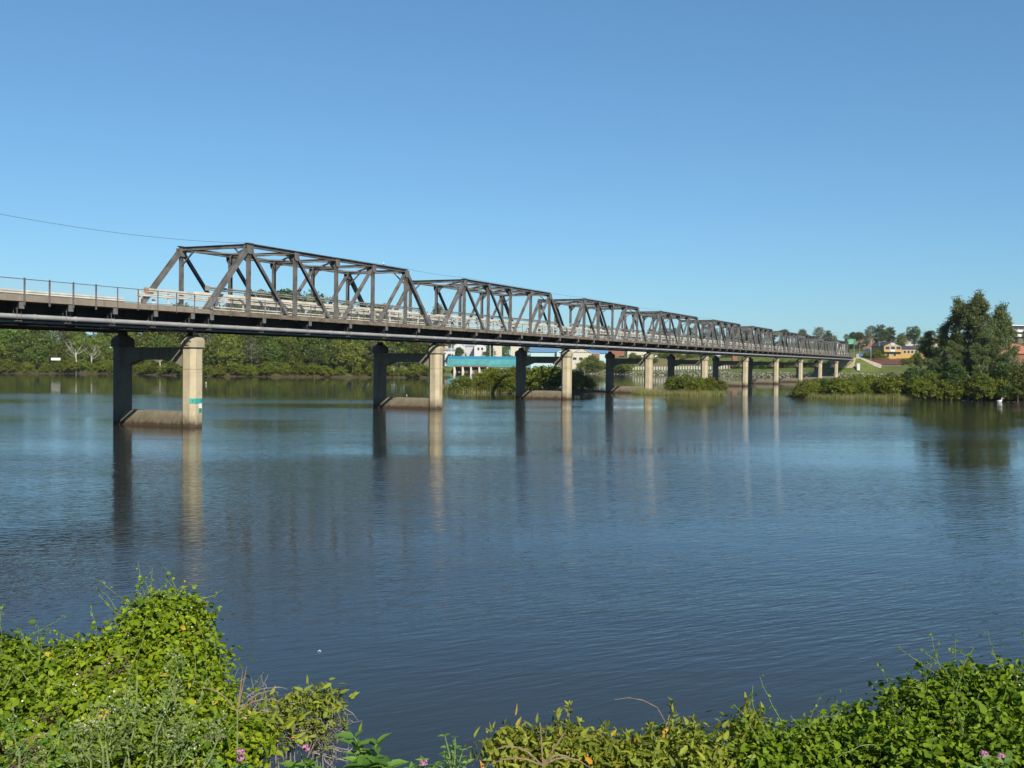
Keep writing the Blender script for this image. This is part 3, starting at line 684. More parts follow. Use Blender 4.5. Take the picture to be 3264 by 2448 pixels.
for k in range(34):
    px = 2562+k*21+random.uniform(-8, 8); t_ = (px-2580)/680
    spec.append((px, 158.5+random.uniform(0, 8)-t_*8.5, (.80+.32*min(1, t_*2.2))*random.uniform(.85, 1.15)))
for k, (px, Y, sc) in enumerate(spec):
    bush(px, Y, sc, f'olive green mangrove, {nth(k)} from the left along the right hand point', 'mangroves along the right hand point')

def reeds(name, poly, n, h, label, zz=0.):
    P = np.array(poly); x0, y0 = P.min(0); x1, y1 = P.max(0); X = RNG.uniform(x0, x1, n*4); Y = RNG.uniform(y0, y1, n*4)
    ok = sdist(X, Y, poly) > 0; X, Y = X[ok][:n], Y[ok][:n]; k = len(X)
    T = np.stack([RNG.normal(size=k)*.12, RNG.normal(size=k)*.12, np.ones(k)], 1); N = rnd_unit(k); N[:, 2] *= .1
    hh = h*RNG.uniform(.55, 1.15, k)*(1+.25*np.sin(X*1.3)*np.cos(Y))
    V, Fc, q = leaf_arrays(np.stack([X, Y, np.full(k, zz-.2)], 1), N, T, hh, .05, 'tri')
    o = mobj(name, npmesh(name, V, Fc, MT['lf_reed'], np.clip(RNG.normal(.5, .25, k)+.15*np.sin(X*.9), 0, 1))); return tag(o, label, 'reeds', kind='stuff')
reeds('reeds', [(-12.6, 168), (-9, 165.6), (-9, 172), (-12.6, 172)], 1600, 1.7, 'pale reeds at the left tip of the mid river island')
reeds('reeds', [(-9, 165.2), (8, 161), (8, 162.6), (-9, 167)], 900, 1.2, 'thin strip of reeds along the front of the mid river island')
reeds('reeds', [(12, 168), (18.5, 180), (14, 180)], 400, 1.4, 'sparse dark reeds at the right tip of the mid river island')
reeds('reeds', [(19.4, 170), (20.6, 165.3), (27, 163.8), (33.4, 163.2), (34.4, 167), (27, 167), (23.5, 168.6), (22, 174)], 5200, 1.15, 'green and straw coloured reeds fringing the small reed island')
reeds('reeds', [(42.8, 162), (46.2, 156), (54, 153), (67, 154), (67, 156.5), (54, 157), (49, 159), (47, 166)], 8000, 1.05, 'green and straw reeds fringing the right hand point')

# --- she-oaks on the right-hand point
def sheoak_mesh(h, rad, seed, n):
    random.seed(seed); tr = MB(); P = []; Tt = []
    top = Vector((random.uniform(-.5, .5), 0, h)); sp_ = [Vector((0, 0, -.4)), Vector((.2, 0, h*.3)), Vector((-.1, .1, h*.65)), top]
    stem_tubes(tr, sp_, .2, .03, 8)
    def pos_on(t):
        t *= 3; k = min(2, int(t)); return sp_[k].lerp(sp_[k+1], t-k)
    nb = int(h*4.2)
    for b in range(nb):
        t = random.uniform(.14, 1)**.9; o_ = pos_on(t); a = random.uniform(0, 6.28); ln = rad*(1.08-t)**.85*random.uniform(.45, 1.15)+.25
        d = Vector((math.cos(a), math.sin(a), random.uniform(.35, 1.1))).normalized(); e = o_+d*ln*1.15
        if b % 2 == 0: stem_tubes(tr, [o_, o_.lerp(e, .5)+Vector((0, 0, -.1)), e], .05*(1.2-t), .012, 4)
        m_ = int(n/nb)
        for _ in range(m_//9+1):
            q = random.random()**.7; c = o_.lerp(e, q)+Vector((random.gauss(0, .16), random.gauss(0, .16), random.gauss(0, .14)))
            for _ in range(9):
                P.append(c+Vector((random.gauss(0, .13), random.gauss(0, .13), random.gauss(0, .14)))); Tt.append((d*.5+Vector((random.gauss(0, .5), random.gauss(0, .5), random.gauss(-.15, .5))))[:])
    P = np.array([p_[:] for p_ in P]); T = np.array(Tt); N = rnd_unit(len(P))
    V, Fc, k = leaf_arrays(P, N, T, RNG.uniform(.22, .5, len(P)), RNG.uniform(.05, .10, len(P)), 'rhomb', 0)
    cl = np.repeat(RNG.random(len(P)//9+1), 9)[:len(P)]
    return npmesh('crown', V, Fc, MT['lf_cas'], np.clip(cl*.6+RNG.random(len(P))*.4, 0, 1)), tr.mesh('trunk', MT['bark_pale'])
SO = [sheoak_mesh(10, 2.7, 31, 15000), sheoak_mesh(10, 1.75, 32, 10000), sheoak_mesh(10, 3.6, 33, 15000)]
oaks = [(2960, 171, .98, 2, 'low spreading she oak at the left end of the right hand clump'), (3010, 168, 1.2, 0, 'ragged she oak left of the tallest spire, full of sky gaps'),
        (3060, 166, 1.50, 1, 'left spire of the tall she oak pair on the right hand point'), (3093, 164, 1.56, 0, 'tallest she oak on the right hand point, thick feathery crown'), (3122, 167, 1.60, 1, 'narrow she oak spire touching the right side of the tallest one'),
        (3178, 163, 1.40, 1, 'pointed narrow she oak standing right of the tallest pair'), (3205, 168, 1.25, 1, 'slim she oak in front of the white banded building'), (3150, 158, 1.0, 2, 'grey twiggy she oak in front of the tall pair'),
        (3255, 160, .46, 2, 'low she oak below the orange roof at the right edge'), (2925, 163, .66, 1, 'small thin she oak in front of the yellow building'), (3040, 159, .82, 2, 'dense dark she oak low in the clump, left of centre'),
        (3095, 156.5, .78, 0, 'dense dark she oak low in the clump, below the tallest spire'), (2985, 160, .62, 0, 'short dark she oak above the mangroves, right of the yellow building'), (3205, 156, .68, 0, 'short she oak above the pelican')]
for px, Y, sc, v, lab in oaks:
    X = (px-1632)/F_PX*Y; r = empty('she_oak', (X, Y, .2), random.uniform(0, 6.28), sc); tag(r, lab, 'tree', 'she oaks on the right hand point')
    mobj('crown', SO[v][0], r); mobj('trunk', SO[v][1], r)
for px, Y, sc, v, lab in [(3228, 158, .56, 0, 'low she oak between the slim spire and the frame edge'), (3285, 163, .42, 2, 'she oak partly cut off by the right frame edge'), (3120, 154.5, .78, 2, 'shaggy she oak bending over the water below the tall pair'), (3035, 156, .70, 2, 'shaggy she oak at the waterline left of the tall pair'), (3160, 162, 1.15, 2, 'broad grey green she oak filling the gap between the spires')]:
    X = (px-1632)/F_PX*Y; r = empty('she_oak', (X, Y, .2), random.uniform(0, 6.28), sc); tag(r, lab, 'tree', 'she oaks on the right hand point')
    mobj('crown', SO[v][0], r); mobj('trunk', SO[v][1], r)
random.seed(77)

# --- pelican on the water
def pelican():
    p = at(3186, 1279, 148); r = empty('pelican', (p.x, p.y, 0), math.radians(6), .68); tag(r, 'white pelican swimming at the foot of the right hand mangroves', 'bird')
    b = MB(); st = [(-.62, .26, .03), (-.45, .22, .13), (-.2, .17, .23), (.1, .16, .26), (.34, .2, .21), (.46, .34, .12), (.50, .5, .075), (.47, .66, .06), (.50, .78, .075), (.58, .83, .08), (.66, .82, .04)]
    b.tube([(x, 0, z) for x, z, _ in st], [q for _, _, q in st], 12); b.build('body', MT['white'], r, smooth=True)
    MB().tube([(.63, 0, .81), (.85, 0, .70), (1.06, 0, .60)], [.045, .04, .012], 8).build('bill', mat('bill', (.7, .45, .3), .5), r)
    MB().add([(-.7, -.15, .34), (-.1, -.27, .30), (-.1, -.16, .44), (-.7, .15, .34), (-.1, .27, .30), (-.1, .16, .44)], [(0, 1, 2), (3, 5, 4)]).build('wing', mat('wing_tip', (.08, .08, .08), .7), r)
pelican()
def gull(p, lab):
    r = empty('gull', p, random.uniform(0, 6)); tag(r, lab, 'bird', 'gulls resting round the bridge')
    MB().tube([(-.22, 0, .16), (-.1, 0, .14), (.06, 0, .15), (.14, 0, .22), (.17, 0, .29), (.24, 0, .29)], [.01, .06, .08, .05, .045, .008], 8).build('body', MT['white'], r, smooth=True)
    l = MB()
    for y in (-.025, .025): l.tube([(.02, y, 0), (.02, y, .1)], .008, 4)
    l.build('legs', MT['orange'], r)
gull(bw(36, 3.5, 1.12), 'white gull standing on the base wall of the second pier')
gull(bw(U(4)+1.9, 0, TZ+.17), 'white gull perched on the top chord of the first truss')
fl = at(1018, 2128, 17.5); tag(MB().tube([(fl.x-.03, 17.5, .005), (fl.x, 17.5, .02), (fl.x+.03, 17.5, .005)], [.003, .009, .003], 6).build('feather', MT['white']), 'tiny white feather floating on the open water', 'feather')
mk = at(657, 1211, 205); m_ = empty('channel_marker', (mk.x, mk.y, -.15), 0, .6); tag(m_, 'small pale stick marker in the river right of the first pier', 'marker')
MB().tube([(0, 0, -.5), (0, 0, 1.0)], .07, 8).build('pole', MT['rail'], m_); MB().box(-.14, .14, -.04, .04, .7, 1.05).build('topmark', MT['white'], m_)

# ------------------------------------------------------------------ far bank and town
WALLM = {'white': mat('white_weatherboard', (.50, .50, .48), .8, .08, 2.), 'cream': mat('cream_wall', (.48, .44, .34), .8, .08), 'brick': mat('red_brick', (.22, .10, .065), .9, .2, 4.), 'yellow': mat('yellow_wall', (.40, .245, .075), .7, .08),
         'aqua': mat('aqua_wall', (.36, .50, .49), .7, .05), 'grey': mat('grey_wall', (.4, .4, .4), .8, .1), 'brown': mat('brown_wall', (.14, .1, .08), .8, .2)}
ROOFM = {'blue': mat('blue_metal_roof', (.10, .19, .30), .45, .1), 'red': mat('red_tile_roof', (.36, .11, .07), .85, .2, 4.), 'grey': mat('grey_roof', (.26, .27, .28), .7, .15), 'brown': mat('brown_tile_roof', (.11, .075, .055), .85, .2, 4.),
         'orange': mat('terracotta_roof', (.34, .13, .075), .85, .15, 4.), 'white': mat('white_metal_roof', (.7, .71, .72), .5, .05), 'dark': mat('dark_roof', (.05, .045, .045), .7, .1)}
GL = mat('dark_window_glass', (.03, .035, .045), .12, .1, spec=.6)
def S(px, Y): return (px-1632)/F_PX*Y
def building(px0, px1, yb, ye, yr, Y, depth, wall, roof, label, kind='hip', wins=(), rz=0., cat='house', name='house', over=.4, group=None):
    """survey-built house: px0..px1 across, base/eave/ridge rows yb, ye, yr seen at distance Y"""
    A, B = at(px0, ye, Y), at(px1, ye, Y); zb = at((px0+px1)/2, yb, Y).z; ze = (A.z+B.z)/2; zr = at((px0+px1)/2, yr, Y).z if yr else ze
    W = (B.x-A.x); cx = (A.x+B.x)/2; g = min(zb, gz(cx, Y), gz(cx, Y+depth))-1.
    r = empty(name, (cx, Y, zb), rz); tag(r, label, cat, group); h = ze-zb; hr = zr-ze
    w_ = MB(); w_.box(-W/2, W/2, 0, depth, g-zb, h)
    if kind == 'gable':
        w_.add([(-W/2, .001, h), (W/2, .001, h), (0, .001, h+hr), (-W/2, depth-.001, h), (W/2, depth-.001, h), (0, depth-.001, h+hr)], [(0, 1, 2), (5, 4, 3), (0, 3, 4, 1), (0, 2, 5, 3), (1, 4, 5, 2)])
    w_.build('wall', WALLM[wall], r)
    m = MB(); t = .12; o_ = over
    if kind == 'gable':
        k = hr/(W/2)
        for s in (-1, 1):
            q = [(0, hr+h+.02), (s*(W/2+o_), h-o_*k+.02), (s*(W/2+o_), h-o_*k+t+.02), (0, hr+h+t+.02)]
            m.add([(x, -o_, z) for x, z in q]+[(x, depth+o_, z) for x, z in q], [(0, 1, 2, 3), (7, 6, 5, 4), (0, 4, 5, 1), (1, 5, 6, 2), (2, 6, 7, 3), (3, 7, 4, 0)])
    elif kind == 'side':   # ridge runs left to right
        k = hr/(depth/2)
        for (y0, y1) in ((-o_, depth/2), (depth+o_, depth/2)):
            q = [(y0, h-o_*k+.02), (y1, h+hr+.02), (y1, h+hr+t+.02), (y0, h-o_*k+t+.02)]
            m.add([(-W/2-o_, y, z) for y, z in q]+[(W/2+o_, y, z) for y, z in q], [(0, 1, 2, 3), (7, 6, 5, 4), (0, 4, 5, 1), (1, 5, 6, 2), (2, 6, 7, 3), (3, 7, 4, 0)])
        w2 = MB()
        for x in (-W/2+.02, W/2-.02): w2.add([(x-.02, 0, h), (x-.02, depth, h), (x-.02, depth/2, h+hr), (x+.02, 0, h), (x+.02, depth, h), (x+.02, depth/2, h+hr)], [(0, 1, 2), (5, 4, 3), (0, 3, 4, 1), (1, 4, 5, 2), (2, 5, 3, 0)])
        w2.build('gable_end', WALLM[wall], r)
    elif kind == 'flat': m.box(-W/2-o_, W/2+o_, -o_, depth+o_, h+.002, h+.3)
    else:
        i_ = min(W, depth)*.5; a, b = W/2+o_, o_; 
        xr = max(0, W/2-i_*.9)
        m.add([(-a, -b, h+.01), (a, -b, h+.01), (a, depth+b, h+.01), (-a, depth+b, h+.01), (-xr, depth/2, h+hr), (xr, depth/2, h+hr)], [(0, 1, 5, 4), (1, 2, 5), (2, 3, 4, 5), (3, 0, 4), (3, 2, 1, 0)])
    m.build('roof', ROOFM[roof], r)
    sxx = W/(px1-px0)
    for (a0, a1, v0, v1) in wins:
        x0, x1 = (a0-px0)*sxx-W/2, (a1-px0)*sxx-W/2; z1, z0 = at(a0, v0, Y).z-zb, at(a0, v1, Y).z-zb
        f = MB().box(x0-.08, x1+.08, -.05, -.003, z0-.08, z1+.08).build('window', MT['white'] if wall != 'white' else WALLM['grey'], r)
        MB().box(x0, x1, -.07, -.052, z0, z1).build('pane', GL, f)
    return r
# sports-ground side
r = empty('long_shed', (S(1535, 522), 522, 3.0)); tag(r, 'long low shed with turquoise front and blue upper roof behind the island', 'shed')
xa, xb = S(1425, 522)-S(1535, 522), S(1720, 522)-S(1535, 522); z0 = at(1535, 1161, 522).z-3; z1 = at(1535, 1145, 522).z-3; z2 = at(1535, 1135.5, 530).z-3
MB().add([(xa, 0, z0), (xb, 0, z0), (xb, 3, z1), (xa, 3, z1), (xa, 3, z0-3), (xb, 3, z0-3), (xa, 0, z0-3), (xb, 0, z0-3)], [(0, 1, 2, 3), (6, 7, 1, 0), (4, 5, 7, 6), (3, 2, 5, 4), (0, 3, 4, 6), (1, 7, 5, 2)]).build('front_wall', mat('turquoise_cladding', (.06, .22, .22), .6, .15, .4), r)
MB().add([(xa, 3.01, z1+.003), (xb, 3.01, z1+.003), (xb, 8, z2), (xa, 8, z2), (xa, 8, z0-3), (xb, 8, z0-3), (xa, 3.01, z0-3), (xb, 3.01, z0-3)], [(0, 1, 2, 3), (3, 2, 5, 4), (6, 7, 1, 0), (0, 3, 4, 6), (1, 7, 5, 2)]).build('roof', mat('bright_blue_roof', (.03, .19, .28), .5, .06), r)
r = empty('wharf', (S(1495, 506), 504, 0)); tag(r, 'dark timber wharf on pale raking piles in front of the turquoise shed', 'wharf')
xa, xb = S(1445, 504)-S(1495, 506), S(1556, 504)-S(1495, 506)
MB().box(xa, xb, 0, 6, 2.6, 3.2).build('deck', WALLM['brown'], r); MB().box(xa, xb, 4, 5.8, -1, 2.55).build('back_wall', ROOFM['dark'], r)
for k in range(5):
    x = xa+.4+k*(xb-xa-.8)/4; MB().add([(x-.35, -.2, 2.58), (x+.35, -.2, 2.58), (x+.35, 3.9, 2.58), (x-.35, 3.9, 2.58), (x-.35, -.6, -1), (x+1.0, -.6, -1), (x+1.0, 3.9, -1), (x-.35, 3.9, -1)], [(0, 1, 2, 3), (7, 6, 5, 4), (0, 4, 5, 1), (1, 5, 6, 2), (2, 6, 7, 3), (3, 7, 4, 0)]).build('pile', WALLM['cream'], r)
building(1392, 1428, 1122, 1102, 1091, 560, 9, 'cream', 'red', 'red roofed house seen beside the second pier cap', 'hip')
building(1447, 1481, 1124, 1103, 1091, 560, 9, 'white', 'white', 'white gabled house left of the tall floodlight pole', 'gable', [(1455, 1461, 1108, 1116)])
building(1480, 1514, 1124, 1104, 1095, 566, 9, 'grey', 'grey', 'grey roofed house between the two white gables', 'side')
building(1512, 1549, 1124, 1102, 1094, 558, 9, 'white', 'white', 'white house with wide pale gable right of the grey roof', 'gable', [(1522, 1528, 1108, 1116), (1534, 1540, 1108, 1116)])
building(1418, 1450, 1125, 1117, 1112, 552, 6, 'white', 'grey', 'low white outbuilding left of the white gabled house', 'side')
building(1572, 1600, 1120, 1101, 1094, 575, 9, 'cream', 'grey', 'cream house half hidden by trees behind the turquoise shed', 'hip')
building(1628, 1660, 1110, 1100, 1093, 600, 9, 'cream', 'white', 'pale cream house glimpsed just under the pipe', 'side')
building(1692, 1783, 1150, 1122, 1107, 488, 10, 'aqua', 'blue', 'long blue roofed boatshed with pale aqua walls', 'side', cat='shed', name='boatshed')
building(1775, 1800, 1150, 1121, 1114, 486, 6, 'aqua', 'grey', 'small aqua lean to on the right of the blue roofed boatshed', 'gable', [(1782, 1792, 1122, 1125)], cat='shed', name='shed')
building(1870, 1938, 1151, 1125, 1111, 492, 9, 'aqua', 'blue', 'blue roofed hall wing behind the cream gable', 'side', cat='hall', name='hall')
building(1824, 1887, 1152, 1125, 1110, 485, 8, 'cream', 'white', 'cream boat club with a wide gable and window rows', 'gable', [(1827+k*6.8, 1832+k*6.8, 1121, 1124.5) for k in range(8)]+[(1824+a, 1824+b, 1139, 1147) for a, b in ((2, 14), (22, 34), (42, 58))], cat='club', name='boat_club')
building(1889, 1911, 1152, 1128, None, 486, 5, 'brick', 'grey', 'red brick annex at the right of the cream boat club', 'flat', cat='annex', name='annex', over=.1)
building(1800, 1850, 1125, 1112, 1103, 540, 8, 'cream', 'orange', 'orange roofed house behind the boat club', 'hip')
building(1940, 1990, 1118, 1106, 1098, 560, 9, 'brick', 'red', 'brick house behind the fourth pier cap', 'hip')
building(2000, 2060, 1122, 1108, 1100, 545, 9, 'cream', 'brown', 'brown roofed house right of the brick house', 'hip')
building(2290, 2330, 1128, 1118, 1112, 540, 8, 'grey', 'grey', 'grey roofed house above the shoreline road', 'side')
# floodlight poles
def pole(px, yt, yb, Y, name, label, cat, grp, m=None, r_=.14, arm=None):
    p = at(px, yb, Y); zt = at(px, yt, Y).z; g = min(p.z, gz(p.x, Y))-.5
    r = empty(name, (p.x, Y, g)); tag(r, label, cat, grp); MB().tube([(0, 0, 0), (0, 0, zt-g)], [r_, r_*.7], 8).build('pole', m or MT['pipe'], r)
    if arm == 'lamp': MB().tube([(0, 0, zt-g-.3), (1.1, -.4, zt-g+.25), (1.7, -.6, zt-g+.25)], .06, 6).build('arm', m or MT['pipe'], r); MB().box(1.6, 2.3, -.85, -.5, zt-g+.14, zt-g+.28).build('lamp_head', MT['pipe'], r)
    if arm == 'cross': MB().box(-1.1, 1.1, -.07, .07, zt-g-.5, zt-g-.35).build('crossarm', MT['bark'], r)
    if arm == 'flood':
        f = MB()
        for x in (-.8, 0, .8): f.box(x-.3, x+.3, -.3, -.05, zt-g-.5, zt-g-.1)
        f.build('lamp_heads', MT['pipe'], r)
    return r
for k, (px, yt) in enumerate([(1438, 1088), (1481, 1072), (1562, 1072), (1574, 1092)]):
    pole(px, yt, 1137, 540, 'floodlight_pole', ('leftmost floodlight pole by the turquoise shed', 'floodlight pole between the white houses', 'tall floodlight pole right of the white gables', 'shorter pole just right of the tall floodlight')[k], 'pole', 'floodlight poles round the sports ground', MT['white'], .16, 'flood')
# paling fence and seawall along the far shore
def strip_fence(pxs, Y0, Y1, h, name, label, m, step=1.2):
    a = Vector((S(pxs[0], Y0), Y0, 0)); b = Vector((S(pxs[1], Y1), Y1, 0)); n = int((b-a).length/step); f = MB(); rl = MB()
    r = empty(name, (a.x, a.y, gz(a.x, a.y))); tag(r, label, 'fence'); z_ = gz(a.x, a.y); prev = None
    for k in range(n+1):
        p = a.lerp(b, k/n); g = gz(p.x, p.y); q = Vector((p.x-a.x, p.y-a.y, g-z_)); f.box(q.x-.28, q.x+.28, q.y-.05, q.y+.05, q.z-.3, q.z+h)
        if prev: rl.bar(prev+Vector((0, .1, h*.8)), q+Vector((0, .1, h*.8)), .06, .1); rl.bar(prev+Vector((0, .1, h*.3)), q+Vector((0, .1, h*.3)), .06, .1)
        prev = q
    f.build('palings', m, r); rl.build('rails', m, r)
strip_fence((1895, 2325), 488, 470, 1.5, 'paling_fence', 'long pale paling fence on the far shore behind the seawall', mat('grey_palings', (.42, .40, .36), .9, .15, 2.))
strip_fence((1440, 1640), 536, 536, 1.4, 'dark_fence', 'dark fence in front of the white houses', ROOFM['dark'], .7)
def rocks():
    V = []; Fc = []; ico = [(0, 0, 1), (.9, 0, .3), (.28, .85, .3), (-.72, .53, .3), (-.72, -.53, .3), (.28, -.85, .3), (0, 0, -1)]
    fa = [(0, 1, 2), (0, 2, 3), (0, 3, 4), (0, 4, 5), (0, 5, 1), (6, 2, 1), (6, 3, 2), (6, 4, 3), (6, 5, 4), (6, 1, 5)]; k = 0
    pts = FB[3:11]
    for (x0, y0), (x1, y1) in zip(pts, pts[1:]):
        L_ = math.hypot(x1-x0, y1-y0)
        for _ in range(int(L_*6)):
            t = random.random(); d = random.uniform(-.6, 3.0); nx_, ny_ = -(y1-y0)/L_, (x1-x0)/L_
            c = np.array([x0+(x1-x0)*t+nx_*d, y0+(y1-y0)*t+ny_*d, max(0, min(1.9, d*.72))]); s = random.uniform(.25, .6)
            a = random.uniform(0, 6.28); R = np.array([[math.cos(a), -math.sin(a), 0], [math.sin(a), math.cos(a), 0], [0, 0, .7]])
            V += list(((np.array(ico)*RNG.uniform(.75, 1.25, (7, 3))) @ R.T)*s+c); Fc += [tuple(i+k for i in q) for q in fa]; k += 7
    o = mobj('seawall_rocks', npmesh('seawall_rocks', np.array(V), np.array(Fc), MT['rock'])); tag(o, 'pale rock seawall along the far shoreline', 'rocks', kind='stuff')
rocks()
# shoreline bushes and town trees
for k, (px, Y, sc) in enumerate([(1864, 486, 1.7), (1888, 485, 2.1), (1915, 484, 1.4), (1968, 478, 1.3), (1990, 477, 1.5)]):
    X = S(px, Y); K_mang.place(X, Y, .6, sc*1.15, f'{nth(k)} dark bush from the left on the far seawall', 'bush', 'bushes on the far seawall')
rs = random.Random(5)
for k in range(22):
    px = 1900+k*20+rs.uniform(-6, 6); Y = 505+rs.uniform(-3, 14); X = S(px, Y)
    K_mang.place(X, Y, gz(X, Y)-.6, rs.uniform(.7, 1.3), f'scrubby bush, {nth(k)} from the left on the slope above the fence', 'bush', 'scrub on the slope above the fence')
for k in range(12):
    px = 2345+k*24+rs.uniform(-6, 6); Y = 470-k*3; X = S(px, Y)
    K_mang.place(X, Y, gz(X, Y)-.8, rs.uniform(.9, 1.2), f'low green shrub, {nth(k)} from the left under the far bridge spans', 'bush', 'shrubs under the far spans')
town = []
for k in range(15):
    px = 1405+k*33+rs.uniform(-10, 10); town.append((px, rs.uniform(548, 556) if k % 3 else 580, 7.5+rs.uniform(-1, 2.5), 'among the houses behind the sports ground'))
for k in range(15):
    px = 1300+k*45+rs.uniform(-14, 14); town.append((px, rs.uniform(640, 700), 14+rs.uniform(-3, 5), 'on the skyline behind the middle of the bridge'))
for k in range(16):
    px = 1980+k*44+rs.uniform(-12, 12); town.append((px, rs.uniform(590, 660), 12+rs.uniform(-2, 3), 'on the town skyline behind the far spans'))
for k in range(14):
    px = 2690+k*44+rs.uniform(-12, 12); town.append((px, rs.uniform(560, 640), 10+rs.uniform(-2, 2), 'on the hill behind the yellow building'))
KT = [K_wood, K_dark, K_olive]; cnt = {}
for px, Y, hh, where in town:
    K = rs.choice(KT); X = S(px, Y); i = cnt.get(where, 0); cnt[where] = i+1
    K.place(X, Y, gz(X, Y)-.5, hh/12., f'{K.look} tree, {nth(i)} from the left {where}', 'tree', 'trees '+where)
def tree_to(px, ytop, Y, K, label, wide=1.):
    X = S(px, Y); zb = gz(X, Y)-.5; zt = at(px, ytop, Y).z; r = K.place(X, Y, zb, (zt-zb)/12.3, label, 'tree'); r.scale = (r.scale[0]*wide, r.scale[1]*wide, r.scale[2]); return r
tree_to(2806, 1039, 560, K_dark, 'big rounded dark tree on the hill, left half of the largest crown', 1.0)
tree_to(2834, 1046, 565, K_dark, 'right half of the large dark double crown on the hill', .8)
tree_to(2715, 1060, 600, K_dark, 'dark tree just above the green road sign', .8)
tree_to(2656, 1069, 640, K_wood, 'small round tree above the end of the last truss', .8)
tree_to(2556, 1054, 640, K_dark, 'round dark tree showing above the eighth truss', .9)
tree_to(2893, 1046, 620, K_olive, 'thin airy tree on the skyline right of the big dark crown', .6)
tree_to(2872, 1064, 600, K_dark, 'low dark tree between the big crown and the airy tree', .9)
tree_to(2765, 1062, 600, K_olive, 'flat topped thin tree behind the brown roofed building', .7)
tree_to(1396, 983, 330, K_olive, 'tall grey green tree rising above the second truss', .55)
tree_to(1215, 985, 420, K_olive, 'pale airy trees glimpsed through the first truss', 1.1)
tree_to(1330, 1008, 420, K_olive, 'grey green crown behind the gap between first and second truss', .9)

# right-hand town end
building(2720, 2800, 1100, 1083, 1070, 600, 14, 'brick', 'brown', 'brick building with long brown roof left of the big dark tree', 'side', [(2738+k*8, 2743+k*8, 1086, 1091) for k in range(6)], cat='building', name='building')
rr_ = building(2818, 2873, 1143, 1102, 1089, 432, 16, 'yellow', 'dark', 'bright yellow two storey building with gable and dark windows', 'gable', [(2822, 2836, 1104, 1114), (2840, 2853, 1104, 1114), (2857, 2871, 1104, 1114), (2826, 2835, 1121, 1138), (2848, 2857, 1122, 1135)], cat='building', name='yellow_building')
MB().box(-.85, .85, -.12, -.06, 5.35, 6.55).build('sign_board', WALLM['grey'], rr_); MB().box(-.9, .9, -.12, -.06, 3.0, 3.7).build('sign_board', MT['white'], rr_)
MB().box(-3.7, 3.7, -1.2, -.01, 2.75, 2.95).build('balcony', WALLM['yellow'], rr_)
building(2873, 2948, 1143, 1112, 1103, 436, 12, 'yellow', 'dark', 'yellow side wing half hidden behind the she oaks', 'side', [(2880+k*12, 2888+k*12, 1117, 1126) for k in range(5)], cat='building', name='yellow_wing')
r = empty('verandah', (S(2818, 425), 425, gz(S(2818, 425), 425))); tag(r, 'dark verandah with red railings in front of the yellow building', 'verandah')
zf = at(2818, 1158, 425).z-r.location.z; zt = at(2818, 1145, 425).z-r.location.z
MB().box(-6.5, 7, -.1, 3, zf-.3, zf).build('deck', WALLM['brown'], r); MB().box(-6.5, 7, 2.6, 3, zf-4, zt-.4).build('back_wall', ROOFM['dark'], r); MB().box(-6.5, 7, .3, .5, zf-4, zf-.31).build('front_wall', WALLM['brown'], r)
f = MB()
for k in range(27): f.box(-6.4+k*.5, -6.25+k*.5, -.1, .02, zf-.3, zt)
f.box(-6.4, 6.9, -.1, .02, zt, zt+.2); f.box(-6.4, 6.9, -.14, -.1, (zt+zf)/2, (zt+zf)/2+.15); f.build('red_railing', mat('red_paint', (.16, .03, .02), .7), r)
building(2775, 2800, 1128, 1112, 1106, 470, 7, 'white', 'white', 'small white building between the lamp posts and the yellow gable', 'flat', [(2780, 2786, 1115, 1122)], over=.2)
building(2668, 2697, 1110, 1092, 1086, 520, 8, 'cream', 'brown', 'cream arcaded building behind the last truss', 'hip', [(2671+k*6, 2674+k*6, 1094, 1106) for k in range(4)], cat='building', name='building')
building(2880, 2925, 1090, 1078, 1072, 620, 10, 'grey', 'grey', 'grey roofed house on the hill right of the yellow gable', 'hip')
building(2955, 2990, 1085, 1074, 1066, 600, 10, 'cream', 'grey', 'pale roofed house peeping through the she oaks', 'hip')
building(3190, 3330, 1150, 1128, 1094, 300, 12, 'brick', 'orange', 'large terracotta hip roof behind the she oaks at the right edge', 'hip', cat='house')
r = empty('apartment_block', (S(3290, 640), 640, gz(S(3290, 640), 640))); tag(r, 'multi storey block with white balcony bands at the right edge', 'building')
W = 40; zt = at(3240, 1036, 640).z-r.location.z; xl = S(3209, 640)-r.location.x
MB().box(xl, xl+W, .5, 16, -2, zt-.4).build('wall', WALLM['brown'], r)
for k in range(3):
    zz_ = zt-k*2.85
    b = MB().box(xl-.2, xl+W+.2, -.8, .49, zz_-(.5 if k == 0 else 1.5), zz_).build('balcony_band', MT['white'], r)
for k in range(12):
    f = MB().box(xl+1+k*3.2, xl+3.4+k*3.2, .42, .49, zt-2.6, zt-.8).build('window', GL, r)
# road sign
r = empty('road_sign', (S(2712, 428), 428, 8.3)); tag(r, 'green direction sign with white lines of text at the bridge end', 'sign')
W = 3.4; zb_, zt_ = at(2712, 1097, 428).z-8.3, at(2712, 1080, 428).z-8.3
GS = mat('sign_green', (.01, .20, .11), .5, .05)
MB().box(-W/2, W/2, -.05, .05, zb_, zt_).build('panel', GS, r); 
t = MB(); H = zt_-zb_
for k, (a, b) in enumerate(((-.7, .7), (-1.35, 1.2), (-1.0, .9), (-1.35, .6))):
    z = zt_-.3-k*.52
    for j in range(int((b-a)/.22)): t.box(a+j*.22, a+j*.22+.14, -.066, -.052, z-.16, z)
t.build('lettering', MT['white'], r)
for x in (-1.2, 1.2): MB().tube([(x, .15, -.5), (x, .15, zt_)], .07, 8).build('post', MT['pipe'], r)
pole(2776, 1079, 1135, 430, 'street_lamp', 'pale street lamp left of the yellow building', 'street lamp', 'street lamps at the bridge end', MT['pipe'], .13, 'lamp')
